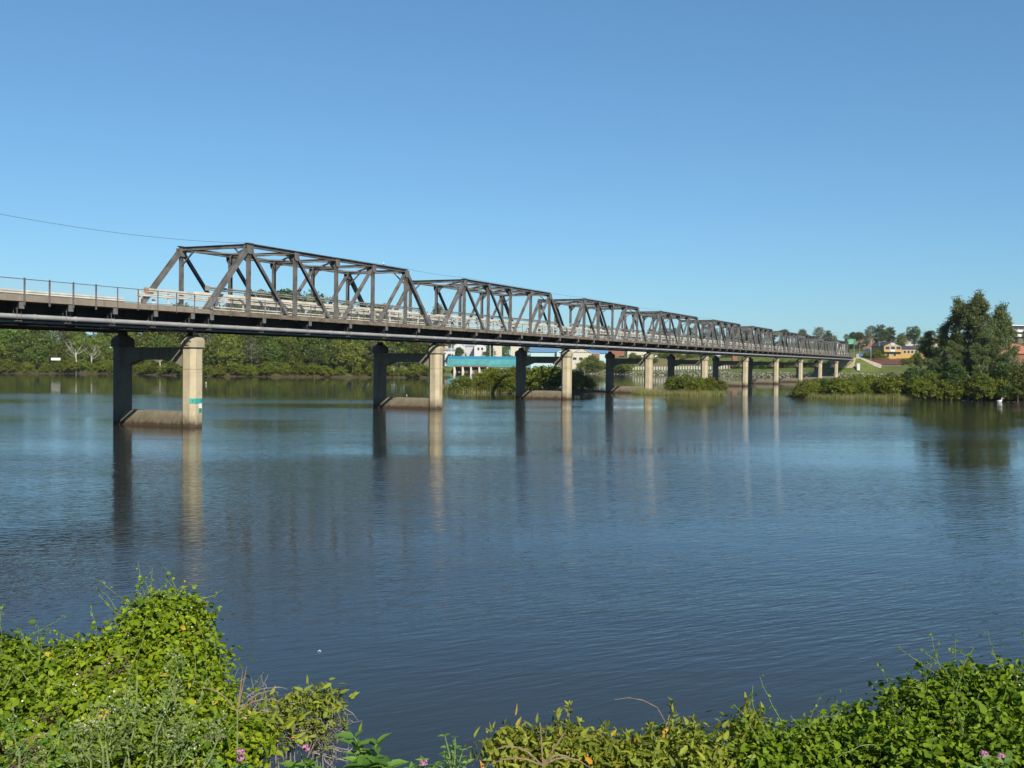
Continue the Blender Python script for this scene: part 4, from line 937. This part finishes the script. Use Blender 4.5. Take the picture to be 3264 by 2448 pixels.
pole(2803, 1090, 1128, 436, 'street_lamp', 'shorter street lamp closest to the yellow gable', 'street lamp', 'street lamps at the bridge end', MT['pipe'], .13, 'lamp')
pole(2655, 1061, 1100, 440, 'street_lamp', 'street lamp rising behind the last truss', 'street lamp', 'street lamps at the bridge end', MT['pipe'], .11, 'lamp')
pole(2740, 1100, 1135, 440, 'street_lamp', 'short white pole behind the green road sign', 'street lamp', 'street lamps at the bridge end', MT['pipe'], .11, 'lamp')
pole(2619, 1062, 1090, 640, 'power_pole', 'tiny power pole on the skyline above the truss end', 'power pole', None, MT['bark'], .16, 'cross')
p = at(2744, 1131, 432); r = empty('blue_sign', (p.x, 432, 8.2)); tag(r, 'small blue sign near the ground at the bridge end', 'sign'); zc = p.z-8.2
MB().box(-.9, .9, -.04, .04, zc-.5, zc+.5).build('panel', mat('sign_blue', (.03, .12, .35), .5), r); MB().box(-.05, .05, .05, .15, -.5, zc+.4).build('post', MT['pipe'], r)
# parked cars on the far road
def car(px, Y, col, label, v=0):
    X = S(px, Y); r = empty('parked_car', (X, Y, gz(X, Y)+.02), random.uniform(-.1, .1)); tag(r, label, 'car', 'cars parked above the far shore')
    m = MB(); pr = [(-2.2, .3), (-2.2, .85), (-1.4, .95), (-.8, 1.4), (.7, 1.42), (1.3, .98), (2.15, .85), (2.2, .3)]; n = len(pr)
    m.add([(x, -.85, z) for x, z in pr]+[(x, .85, z) for x, z in pr], [tuple(range(n)), tuple(reversed(range(n, 2*n)))]+[(i, n+i, n+(i+1) % n, (i+1) % n) for i in range(n)])
    m.build('body', col, r); g = [(-1.25, .97), (-.75, 1.33), (.62, 1.35), (1.1, 1.0)]
    MB().add([(x, -.86, z) for x, z in g]+[(x, .86, z) for x, z in g], [(0, 1, 2, 3), (7, 6, 5, 4), (0, 4, 5, 1), (1, 5, 6, 2), (2, 6, 7, 3), (3, 7, 4, 0)]).build('windows', GL, r)
    for x in (-1.35, 1.35):
        for y in (-.8, .8): MB().tube([(x, y-.1, .32), (x, y+.1, .32)], .32, 12).build('wheel', MT['black'], r)
RED = mat('red_car_paint', (.5, .02, .03), .3, .02, spec=.6); WH = mat('white_car_paint', (.75, .75, .75), .3, .02, spec=.6); SV = mat('silver_car_paint', (.35, .37, .4), .3, .02, spec=.6)
for px, c, lab in ((2022, WH, 'white car leftmost in the row above the far shore'), (2048, SV, 'silver car beside the fourth pier cap'), (2100, WH, 'white car left of the red car above the far shore'), (2140, RED, 'red car above the far shore behind the fifth pier'), (2180, WH, 'white car right of the red car above the far shore'), (2290, SV, 'silver car rightmost above the far shore')):
    car(px, 532, c, lab)
p_ = MB(); 
r = empty('brick_pillar', (S(2340, 470), 470, gz(S(2340, 470), 470))); tag(r, 'square brick pillar with pale cap on the far shore', 'pillar')
MB().box(-1.1, 1.1, -1, 1, -.5, 5.6).build('shaft', WALLM['brick'], r); MB().box(-1.3, 1.3, -1.2, 1.2, 5.602, 5.9).build('cap', WALLM['cream'], r)

# ------------------------------------------------------------------ foreground plants on the near bank
def near_lobe(px, py, Y, rxp, rzp, ry=.5):
    c = at(px, py, Y); k = Y/F_PX; return (c.x, c.y, c.z, rxp*k, ry, rzp*k)
def tendrils(root, lobes, n, leafm, lmin=.25, lmax=.6, size=.035, seed=1, stemm=None):
    R = random.Random(seed); st = MB(); P = []; T = []
    for _ in range(n):
        l = R.choice(lobes); a = R.uniform(0, math.pi); e = R.uniform(.2, 1.3)
        d = Vector((math.cos(a)*math.cos(e), -abs(math.sin(a))*math.cos(e)*.5, math.sin(e)))
        p = Vector(l[:3])+Vector((d.x*l[3], d.y*l[4], d.z*l[5]))*.95; ln = R.uniform(lmin, lmax); q = [p.copy()]
        v = (d+Vector((R.gauss(0, .3), R.gauss(0, .3), R.gauss(.2, .3)))).normalized()
        for k in range(7):
            v = (v+Vector((R.gauss(0, .22), R.gauss(0, .2), R.gauss(-.02, .2)))).normalized(); p = p+v*ln/7; q.append(p.copy())
            for _ in range(2):
                P.append((p+Vector((R.gauss(0, .008), R.gauss(0, .008), R.gauss(0, .008))))[:]); T.append((R.gauss(0, 1), R.gauss(0, 1), R.gauss(-.4, .8)))
        st.tube(q, [.0035-.0003*k for k in range(8)], 4, False)
    P = np.array(P); T = np.array(T); N = rnd_unit(len(P))*.8+np.array([0, -.5, .5]); sz = size*RNG.uniform(.5, 1.2, len(P))
    V, Fc, k = leaf_arrays(P, N, T, sz, sz*.8, 'oval')
    mobj('tendril_leaves', npmesh('tendril_leaves', V, Fc, leafm, np.repeat(RNG.random(len(P))*.85+.05, k)), root); st.build('tendrils', stemm or MT['stem'], root)
def near_bush(name, lobes, n, size, leafm, label, cat='bush', clump=.07, aspect=.85, inner=.3, tend=0, seed=1, flowers=0, twigs=0, group=None, droop=.6, updir=.35, tl=(.2, .5)):
    c = lobes[0]; r = empty(name, (0, 0, 0)); tag(r, label, cat, group)
    m = crown_mesh('foliage', lobes, n, size, leafm, 'oval', clump, updir, aspect, inner, droop); mobj('foliage', m, r)
    R = random.Random(seed); tw = MB()
    for l in lobes:
        b = Vector((l[0], l[1]+.2, min(l[2]-l[5], gz(l[0], l[1]))))-Vector((0, 0, .2))
        for _ in range(4+twigs):
            e = Vector(l[:3])+Vector((R.uniform(-.8, .8)*l[3], R.uniform(-.8, .8)*l[4], R.uniform(-.4, .95)*l[5]))
            md = b.lerp(e, .5)+Vector((R.gauss(0, .08), R.gauss(0, .08), 0)); tw.tube([b, md, e], [.014, .008, .003], 5, False)
    tw.build('stems', MT['twig'], r)
    if tend: tendrils(r, lobes, tend, leafm, tl[0], tl[1], size*.62, seed)
    if flowers:
        P = []; idx = np.array([R.randrange(len(lobes)) for _ in range(flowers)])
        for k in idx:
            l = lobes[k]; a = R.uniform(-2.8, -.3); e = R.uniform(-.2, 1.3); cc = np.array([l[0]+math.cos(a)*math.cos(e)*l[3]*1.03, l[1]+math.sin(a)*math.cos(e)*l[4]*1.03, l[2]+math.sin(e)*l[5]*1.03])
            for _ in range(R.randint(3, 8)): P.append(cc+np.array([R.gauss(0, .022), R.gauss(0, .022), R.gauss(0, .022)]))
        P = np.array(P); V, Fc, k = leaf_arrays(P, rnd_unit(len(P)), rnd_unit(len(P)), .017, .016, 'rhomb'); tag(mobj('flowers', npmesh('flowers', V, Fc, MT['fl_white'], RNG.random(len(Fc))), r), kind='stuff')
    return r
# left vine mound
LV = [near_lobe(530, 2060, 8.2, 120, 140, .4), near_lobe(560, 1990, 8.3, 80, 85, .3), near_lobe(470, 2010, 8.3, 70, 90, .3), near_lobe(430, 2140, 8.0, 150, 130, .45), near_lobe(590, 2180, 7.9, 120, 130, .4), near_lobe(330, 2170, 7.8, 150, 120, .4),
      near_lobe(230, 2180, 7.7, 110, 100, .4), near_lobe(640, 2290, 7.5, 110, 110, .4), near_lobe(480, 2300, 7.2, 190, 150, .45), near_lobe(300, 2330, 7.0, 190, 150, .45), near_lobe(560, 2420, 6.8, 220, 130, .4), near_lobe(740, 2400, 7.0, 110, 90, .35)]
near_bush('vine_thicket', LV, 30000, .041, MT['lf_vine'], 'tall heap of bright green vine with tiny cream flowers at lower left', 'vine', .075, .85, .3, 70, 11, 100, 3)
LV2 = [near_lobe(20, 2190, 7.9, 110, 110, .4), near_lobe(110, 2230, 7.6, 120, 100, .4), near_lobe(60, 2330, 7.2, 170, 120, .4), near_lobe(170, 2400, 6.8, 170, 110, .4), near_lobe(10, 2110, 8.2, 40, 70, .2), near_lobe(160, 2140, 7.9, 40, 70, .2)]
near_bush('vine_thicket', LV2, 13000, .046, MT['lf_vine2'], 'lower green vine spilling in from the left edge', 'vine', .075, .85, .3, 26, 12, 40, 2)
def dry_bundle(px, py, Y, label, seed, n=26, L_=.22):
    R_ = random.Random(seed); c = at(px, py, Y); r = empty('dry_twigs', c); tag(r, label, 'twigs', 'dry twig bundles in the left vines'); b = MB()
    for _ in range(n):
        a = R_.uniform(.1, 1.2); d = Vector((math.cos(a), -.15+R_.gauss(0, .2), math.sin(a))).normalized(); o = Vector((R_.gauss(0, .05), R_.gauss(0, .03), R_.gauss(0, .05))); l = L_*R_.uniform(.5, 1)
        b.tube([o-d*l*.5, o+Vector((R_.gauss(0, .01), 0, .012)), o+d*l*.5], [.0035, .003, .0015], 4, False)
    b.build('twigs', MT['stem_dry'], r)
for k, (px, py, Y, lab) in enumerate([(365, 2140, 7.35, 'brown dry twig bundle in the middle of the left vine heap'), (250, 2190, 7.2, 'smaller dry twig bundle left of the middle one'), (165, 2300, 6.75, 'dry brown twigs above the bottom left weeds'), (80, 2410, 6.3, 'dry twigs in the bottom left corner'), (640, 2330, 6.95, 'dry twigs beside the pink flowers')]): dry_bundle(px, py, Y, lab, k+3)
# right vine mound
RV = [near_lobe(2960, 2322, 7.6, 150, 120, .4), near_lobe(3110, 2292, 7.5, 150, 130, .4), near_lobe(3060, 2232, 7.8, 110, 70, .3), near_lobe(3230, 2272, 7.4, 110, 120, .4), near_lobe(2780, 2402, 7.4, 170, 110, .4), near_lobe(2950, 2452, 7.0, 220, 110, .4), near_lobe(3180, 2432, 6.9, 190, 130, .4), near_lobe(2600, 2432, 7.3, 160, 90, .35), near_lobe(2460, 2452, 7.2, 110, 100, .3)]
near_bush('vine_thicket', RV, 20000, .048, MT['lf_vine2'], 'large leafy vine thicket filling the lower right corner', 'vine', .085, .85, .3, 70, 13, 20, 2, tl=(.2, .55))
# mangrove shrubs along the bottom
def shrub(lobes, n, label, seed, tall=()):
    r = near_bush('mangrove_shrub', lobes, n, .058, MT['lf_man_near'], label, 'shrub', .07, .42, .35, 0, seed, 0, 3, 'leathery mangrove shrubs along the near bank', -.9)
    R = random.Random(seed*3); P = []; T = []; st = MB()
    for px, py, Y, px0, py0 in tall:       # upright shoots with paired leaves
        a = at(px0, py0, Y); b = at(px, py, Y); pts = [a, a.lerp(b, .5)+Vector((R.gauss(0, .03), 0, 0)), b]; st.tube(pts, [.007, .005, .003], 5, False)
        for k in range(16):
            q = a.lerp(b, .35+.65*k/15); P += [q[:]]*2; an = R.uniform(0, 6.28); T += [(math.cos(an), math.sin(an), 1.1), (-math.cos(an), -math.sin(an), 1.1)]
    if P:
        P = np.array(P); V, Fc, k = leaf_arrays(P, rnd_unit(len(P)), np.array(T)+RNG.normal(size=(len(P), 3))*.25, RNG.uniform(.04, .065, len(P)), .024, 'oval')
        mobj('shoot_leaves', npmesh('shoot_leaves', V, Fc, MT['lf_man_near'], np.repeat(RNG.random(len(P))*.93, k)), r); st.build('shoots', MT['twig'], r)
    return r
shrub([near_lobe(1650, 2422, 7.4, 100, 75, .3), near_lobe(1780, 2432, 7.3, 120, 90, .35), near_lobe(1900, 2442, 7.3, 110, 80, .3)], 3600, 'mangrove shrub behind the dry flower stalk, bottom centre', 41, [(1815, 2245, 7.5, 1800, 2400), (1775, 2270, 7.5, 1790, 2400), (1850, 2300, 7.5, 1820, 2400), (1668, 2325, 7.5, 1680, 2420), (1700, 2335, 7.5, 1700, 2420)])
shrub([near_lobe(2020, 2452, 7.2, 100, 70, .3), near_lobe(2160, 2412, 7.4, 100, 90, .3), near_lobe(2240, 2442, 7.2, 80, 80, .3)], 2900, 'olive mangrove shrub right of bottom centre with tall dark shoot', 42, [(2145, 2240, 7.4, 2130, 2400), (2070, 2310, 7.4, 2060, 2430), (2000, 2340, 7.3, 2000, 2440), (2210, 2290, 7.4, 2210, 2400)])
shrub([near_lobe(2390, 2380, 7.5, 60, 90, .25), near_lobe(2330, 2440, 7.3, 60, 60, .25)], 1300, 'narrow mangrove shrub just left of the right hand vines', 43, [(2380, 2230, 7.5, 2385, 2360), (2420, 2260, 7.5, 2410, 2370)])
shrub([near_lobe(960, 2270, 8.2, 90, 50, .25), near_lobe(880, 2330, 8.1, 80, 70, .25), near_lobe(1040, 2250, 8.3, 45, 35, .2), near_lobe(840, 2280, 8.2, 60, 40, .2), near_lobe(1030, 2330, 8.2, 50, 50, .2)], 1500, 'sparse mangrove with bare grey twigs beside the left vine heap', 44)
def twiggy(px, py, Y, n, spread, label, seed):
    R = random.Random(seed); r = empty('bare_shrub', at(px, py, Y)); tag(r, label, 'shrub'); b = MB()
    for _ in range(n):
        v = Vector((R.uniform(-.6, 1), R.gauss(0, .3), R.uniform(.1, 1.))).normalized(); p = Vector((0, 0, 0)); q = [p.copy()]; L_ = spread*R.uniform(.4, 1)
        for k in range(7): v = (v+Vector((R.gauss(.04, .3), R.gauss(0, .2), R.gauss(-.02, .3)))).normalized(); p = p+v*L_/7; q.append(p.copy())
        b.tube(q, [.007-.0008*k for k in range(8)], 4, False)
        for k in (3, 4, 5, 6):
            e = q[k]+Vector((R.gauss(0, .08), R.gauss(0, .05), R.gauss(.02, .08))); b.tube([q[k], q[k].lerp(e, .5)+Vector((.01, 0, .01)), e], [.0035, .0028, .0015], 4, False)
    b.build('branches', MT['twig'], r)
twiggy(990, 2400, 8.2, 34, .62, 'tangle of bare grey twigs hanging over the water', 5)
twiggy(760, 2250, 8.0, 8, .4, 'few bare twigs beside the tall grass stalk', 6)
# grey-green weeds at the lower left
def weed(px0, py0, px1, py1, Y, seed):
    R = random.Random(seed); a, b = at(px0, py0, Y), at(px1, py1, Y); return a, b
def weeds(specs, label, name='weed', size=.035, leafm='lf_grey', group=None):
    r = empty(name, (0, 0, 0)); tag(r, label, 'weed', group); st = MB(); P = []; T = []; R = random.Random(len(specs)*7+int(specs[0][0])); FP = []
    for px0, py0, px1, py1, Y in specs:
        a, b = at(px0, py0, Y), at(px1, py1, Y); mid = a.lerp(b, .5)+Vector((R.gauss(0, .03), 0, 0)); st.tube([a, mid, b], [.008, .006, .003], 5, False)
        for k in range(30):
            t = R.uniform(.2, 1.0); q = a.lerp(b, t); an = R.uniform(0, 6.28); rad = .14*(1.15-t); e = q+Vector((math.cos(an)*rad, math.sin(an)*rad, R.uniform(.0, .12)))
            if k % 4 == 0: st.tube([q, e], [.003, .0015], 3, False)
            for _ in range(4):
                P.append((e.lerp(q, R.random()*.6)+Vector((R.gauss(0, .012), R.gauss(0, .012), R.gauss(0, .012))))[:]); T.append((math.cos(an)+R.gauss(0, .5), math.sin(an)+R.gauss(0, .5), R.uniform(-.3, 1)))
            if t > .55 and k % 3 == 0: FP += [(e+Vector((R.gauss(0, .014), R.gauss(0, .014), R.gauss(.01, .012))))[:] for _ in range(5)]
    P = np.array(P); V, Fc, k = leaf_arrays(P, rnd_unit(len(P))+np.array([0, -.3, .5]), np.array(T), RNG.uniform(.5, 1.2, len(P))*size, size*.4, 'oval')
    mobj('foliage', npmesh('foliage', V, Fc, MT[leafm], np.repeat(RNG.random(len(P)), k)), r); st.build('stems', MT['stem'], r)
    if FP: FP = np.array(FP); V, Fc, k = leaf_arrays(FP, rnd_unit(len(FP)), rnd_unit(len(FP)), .014, .012, 'rhomb'); tag(mobj('flowers', npmesh('flowers', V, Fc, MT['fl_cream'], RNG.random(len(Fc))), r), kind='stuff')
weeds([(350, 2480, 350, 2240, 6.0), (380, 2500, 440, 2170, 6.1), (420, 2490, 400, 2190, 6.1), (460, 2480, 570, 2120, 6.2), (500, 2500, 560, 2190, 6.0), (480, 2520, 640, 2230, 6.0)], 'grey green weeds with pale buds in front of the vine heap')
weeds([(250, 2480, 270, 2330, 5.9), (290, 2500, 230, 2350, 5.8), (560, 2480, 600, 2330, 5.9), (620, 2490, 700, 2340, 5.9), (330, 2500, 300, 2290, 5.9)], 'shorter grey green weeds at the very bottom left')
weeds([(60, 2490, 40, 2330, 5.9), (140, 2490, 180, 2360, 5.9)], 'dim green weeds in the bottom left corner', leafm='lf_lant')
# pink-flowered broadleaf plants
def lantana(base, tips, label, size=.085, flowers=()):
    r = empty('lantana', at(*base)); tag(r, label, 'plant', 'pink flowered plants on the near bank'); o_ = r.location; st = MB(); P = []; T = []; N = []
    for px, py, Y in tips:
        e = at(px, py, Y)-o_; st.tube([(0, 0, 0), e*.5+Vector((.01, 0, .02)), e], [.006, .005, .003], 5, False)
        for k in range(7):
            q = e*(.3+.7*k/6); an = k*1.57+random.random()*.5
            for s in (0, math.pi):
                P.append(q[:]); T.append((math.cos(an+s), math.sin(an+s), .25)); N.append((-math.cos(an+s)*.3, -math.sin(an+s)*.3-.2, 1))
    P = np.array(P); sz = size*RNG.uniform(.55, 1.15, len(P)); V, Fc, k = leaf_arrays(P, np.array(N)+RNG.normal(size=P.shape)*.25, np.array(T), sz, sz*.55, 'oval')
    mobj('leaves', npmesh('leaves', V, Fc, MT['lf_lant'], np.repeat(RNG.random(len(P)), k)), r); st.build('stems', MT['stem'], r)
    for px, py, Y in flowers: flower(px, py, Y, r, o_)
def flower(px, py, Y, parent, o_=Vector((0, 0, 0))):
    c = at(px, py, Y)-o_; D = rnd_unit(46); D[:, 2] = np.abs(D[:, 2])*.7; P = np.array(c[:])+D*.024
    V, Fc, k = leaf_arrays(P, D, rnd_unit(46), .013, .013, 'rhomb'); mobj('flower_head', npmesh('flower_head', V, Fc, MT['fl_pink'], RNG.random(46)), parent)
lantana((1165, 2470, 5.6), [(1200, 2370, 5.6), (1150, 2440, 5.5), (1240, 2440, 5.6), (1130, 2350, 5.7)], 'big leaved green plant at the bottom edge left of centre', .12)
lantana((955, 2500, 5.8), [(975, 2440, 5.8), (930, 2445, 5.8), (1000, 2450, 5.8)], 'broad leaved plant below the bare twigs with one pink flower', .09, [(975, 2385, 5.8)])
lantana((1350, 2500, 6.2), [(1350, 2425, 6.2), (1310, 2450, 6.2), (1385, 2440, 6.2)], 'low plant with a pink flower left of the small leafy sprig', .06, [(1350, 2432, 6.15)])
lantana((1440, 2500, 6.4), [(1418, 2345, 6.4), (1450, 2350, 6.4), (1475, 2390, 6.4), (1420, 2400, 6.4), (1490, 2430, 6.4), (1400, 2440, 6.4)], 'upright small leafed sprig at the bottom centre', .05)
lantana((720, 2500, 6.0), [(670, 2420, 6.), (690, 2430, 6.), (780, 2440, 6.)], 'plant with several pink flowers beside the grass stalk', .07, [(669, 2352, 6.0), (703, 2350, 6.0), (767, 2397, 5.9), (768, 2420, 5.9)])
lantana((3150, 2480, 6.2), [(3130, 2420, 6.2), (3200, 2430, 6.2), (3080, 2440, 6.2)], 'pink flowered plant in the bottom right corner', .07, [(3137, 2404, 6.15), (3190, 2412, 6.15)])
# tall grass stalk with fingered seed head
def seedhead(base, crown, tips, label, m, r0=.006, rr=.0028):
    r = empty('grass_stalk', at(*base)); o_ = r.location; tag(r, label, 'grass'); c = at(*crown)-o_
    MB().tube([(0, 0, 0), c*.5, c], [r0, r0*.9, r0*.8], 6).build('stalk', m, r)
    f = MB()
    for px, py, Y, bend in tips:
        e = at(px, py, Y)-o_; md = c.lerp(e, .5)+Vector((0, 0, bend)); pts = [c, c.lerp(md, .6)+Vector((0, 0, bend*.25)), md, md.lerp(e, .5)+Vector((0, 0, bend*.3)), e]
        f.tube(pts, [rr, rr*1.5, rr*1.5, rr*1.2, rr*.5], 5)
    f.build('seed_head', MT['stem_dry'] if m != MT['stem_dry'] else m, r)
seedhead((755, 2500, 6.0), (757, 2270, 6.0), [(775, 2125, 6.0, 0), (787, 2123, 6.0, 0), (890, 2208, 6.0, .05), (908, 2244, 6.0, .05), (632, 2196, 6.0, .05)], 'tall single grass stalk with spreading fingers in front of the left vines', MT['stem'])
seedhead((1725, 2520, 5.8), (1730, 2440, 5.8), [(1722, 2303, 5.8, 0), (1805, 2328, 5.8, .0), (1573, 2393, 5.8, .06), (1560, 2438, 5.8, .04), (1880, 2447, 5.8, .05), (1830, 2430, 5.8, .05)], 'dry brown branching flower stalk at the bottom centre', MT['stem_dry'], .006, .0036)
p0 = at(2120, 2300, 7.4); r = empty('dry_twig', p0); tag(r, 'single thin arching dry twig over the water, bottom centre right', 'twig')
MB().tube([(at(x, y, 7.4)-p0)[:] for x, y in ((2120, 2300), (2095, 2255), (2050, 2232), (2005, 2224), (1960, 2230))], [.003, .003, .0028, .0024, .0018], 5).build('stem', MT['stem_dry'], r)
# leaf litter and low cover hiding the near bank's soil
n = 9000; X = RNG.uniform(-5, 5.5, n); Y = RNG.uniform(2.5, 7.0, n); Z = height(X, Y)+RNG.uniform(0, .18, n)
V, Fc, k = leaf_arrays(np.stack([X, Y, Z], 1), rnd_unit(n)+np.array([0, 0, .8]), rnd_unit(n), .07, .045, 'rhomb')
tag(mobj('ground_cover', npmesh('ground_cover', V, Fc, MT['lf_vine2'], np.repeat(RNG.random(n), k))), 'low green ground cover on the near bank', 'ground cover', kind='stuff')

# bushes round the yellow building and the bridge end
rs = random.Random(9)
for k, (px, Y, sc) in enumerate([(2772, 440, .9), (2790, 434, 1.3), (2808, 431, 1.5), (2876, 428, .75), (2890, 427, .8), (2905, 427, .75), (2921, 427, .85), (2757, 440, .8)]):
    X = S(px, Y); K_mang.place(X, Y, gz(X, Y)-.5, sc, f'dark garden shrub, {nth(k)} of those round the yellow building', 'bush', 'garden shrubs round the yellow building')
# thin summer haze over the river: one even, closed volume
hz_ = MB().box(-1600, 1900, -70, 4100, -4, 60).build('haze', bpy.data.materials.new('haze_air')); tag(hz_, kind='stuff')
hm = hz_.data.materials[0]; hm.use_nodes = True; hn = hm.node_tree; hn.nodes.clear()
pv = hn.nodes.new('ShaderNodeVolumePrincipled'); pv.inputs['Color'].default_value = (.82, .91, 1, 1); pv.inputs['Density'].default_value = .00006; pv.inputs['Anisotropy'].default_value = .0
ho = hn.nodes.new('ShaderNodeOutputMaterial'); hn.links.new(pv.outputs[0], ho.inputs['Volume'])

for k, (px, Y, sc, K) in enumerate([(2630, 163, .22, K_dark), (2735, 162, .27, K_wood), (2842, 161, .30, K_olive), (2905, 158, .36, K_dark), (2962, 154.5, .34, K_wood), (3050, 153, .42, K_dark), (3128, 151.5, .36, K_wood), (3190, 152, .44, K_dark), (3245, 151, .42, K_wood), (3290, 154, .48, K_dark), (3222, 158, .50, K_olive)]):
    X = S(px, Y); K.place(X, Y, .1, sc, f'small {K.look} tree, {nth(k)} from the left rising out of the right hand mangroves', 'tree', 'saplings among the right hand mangroves')
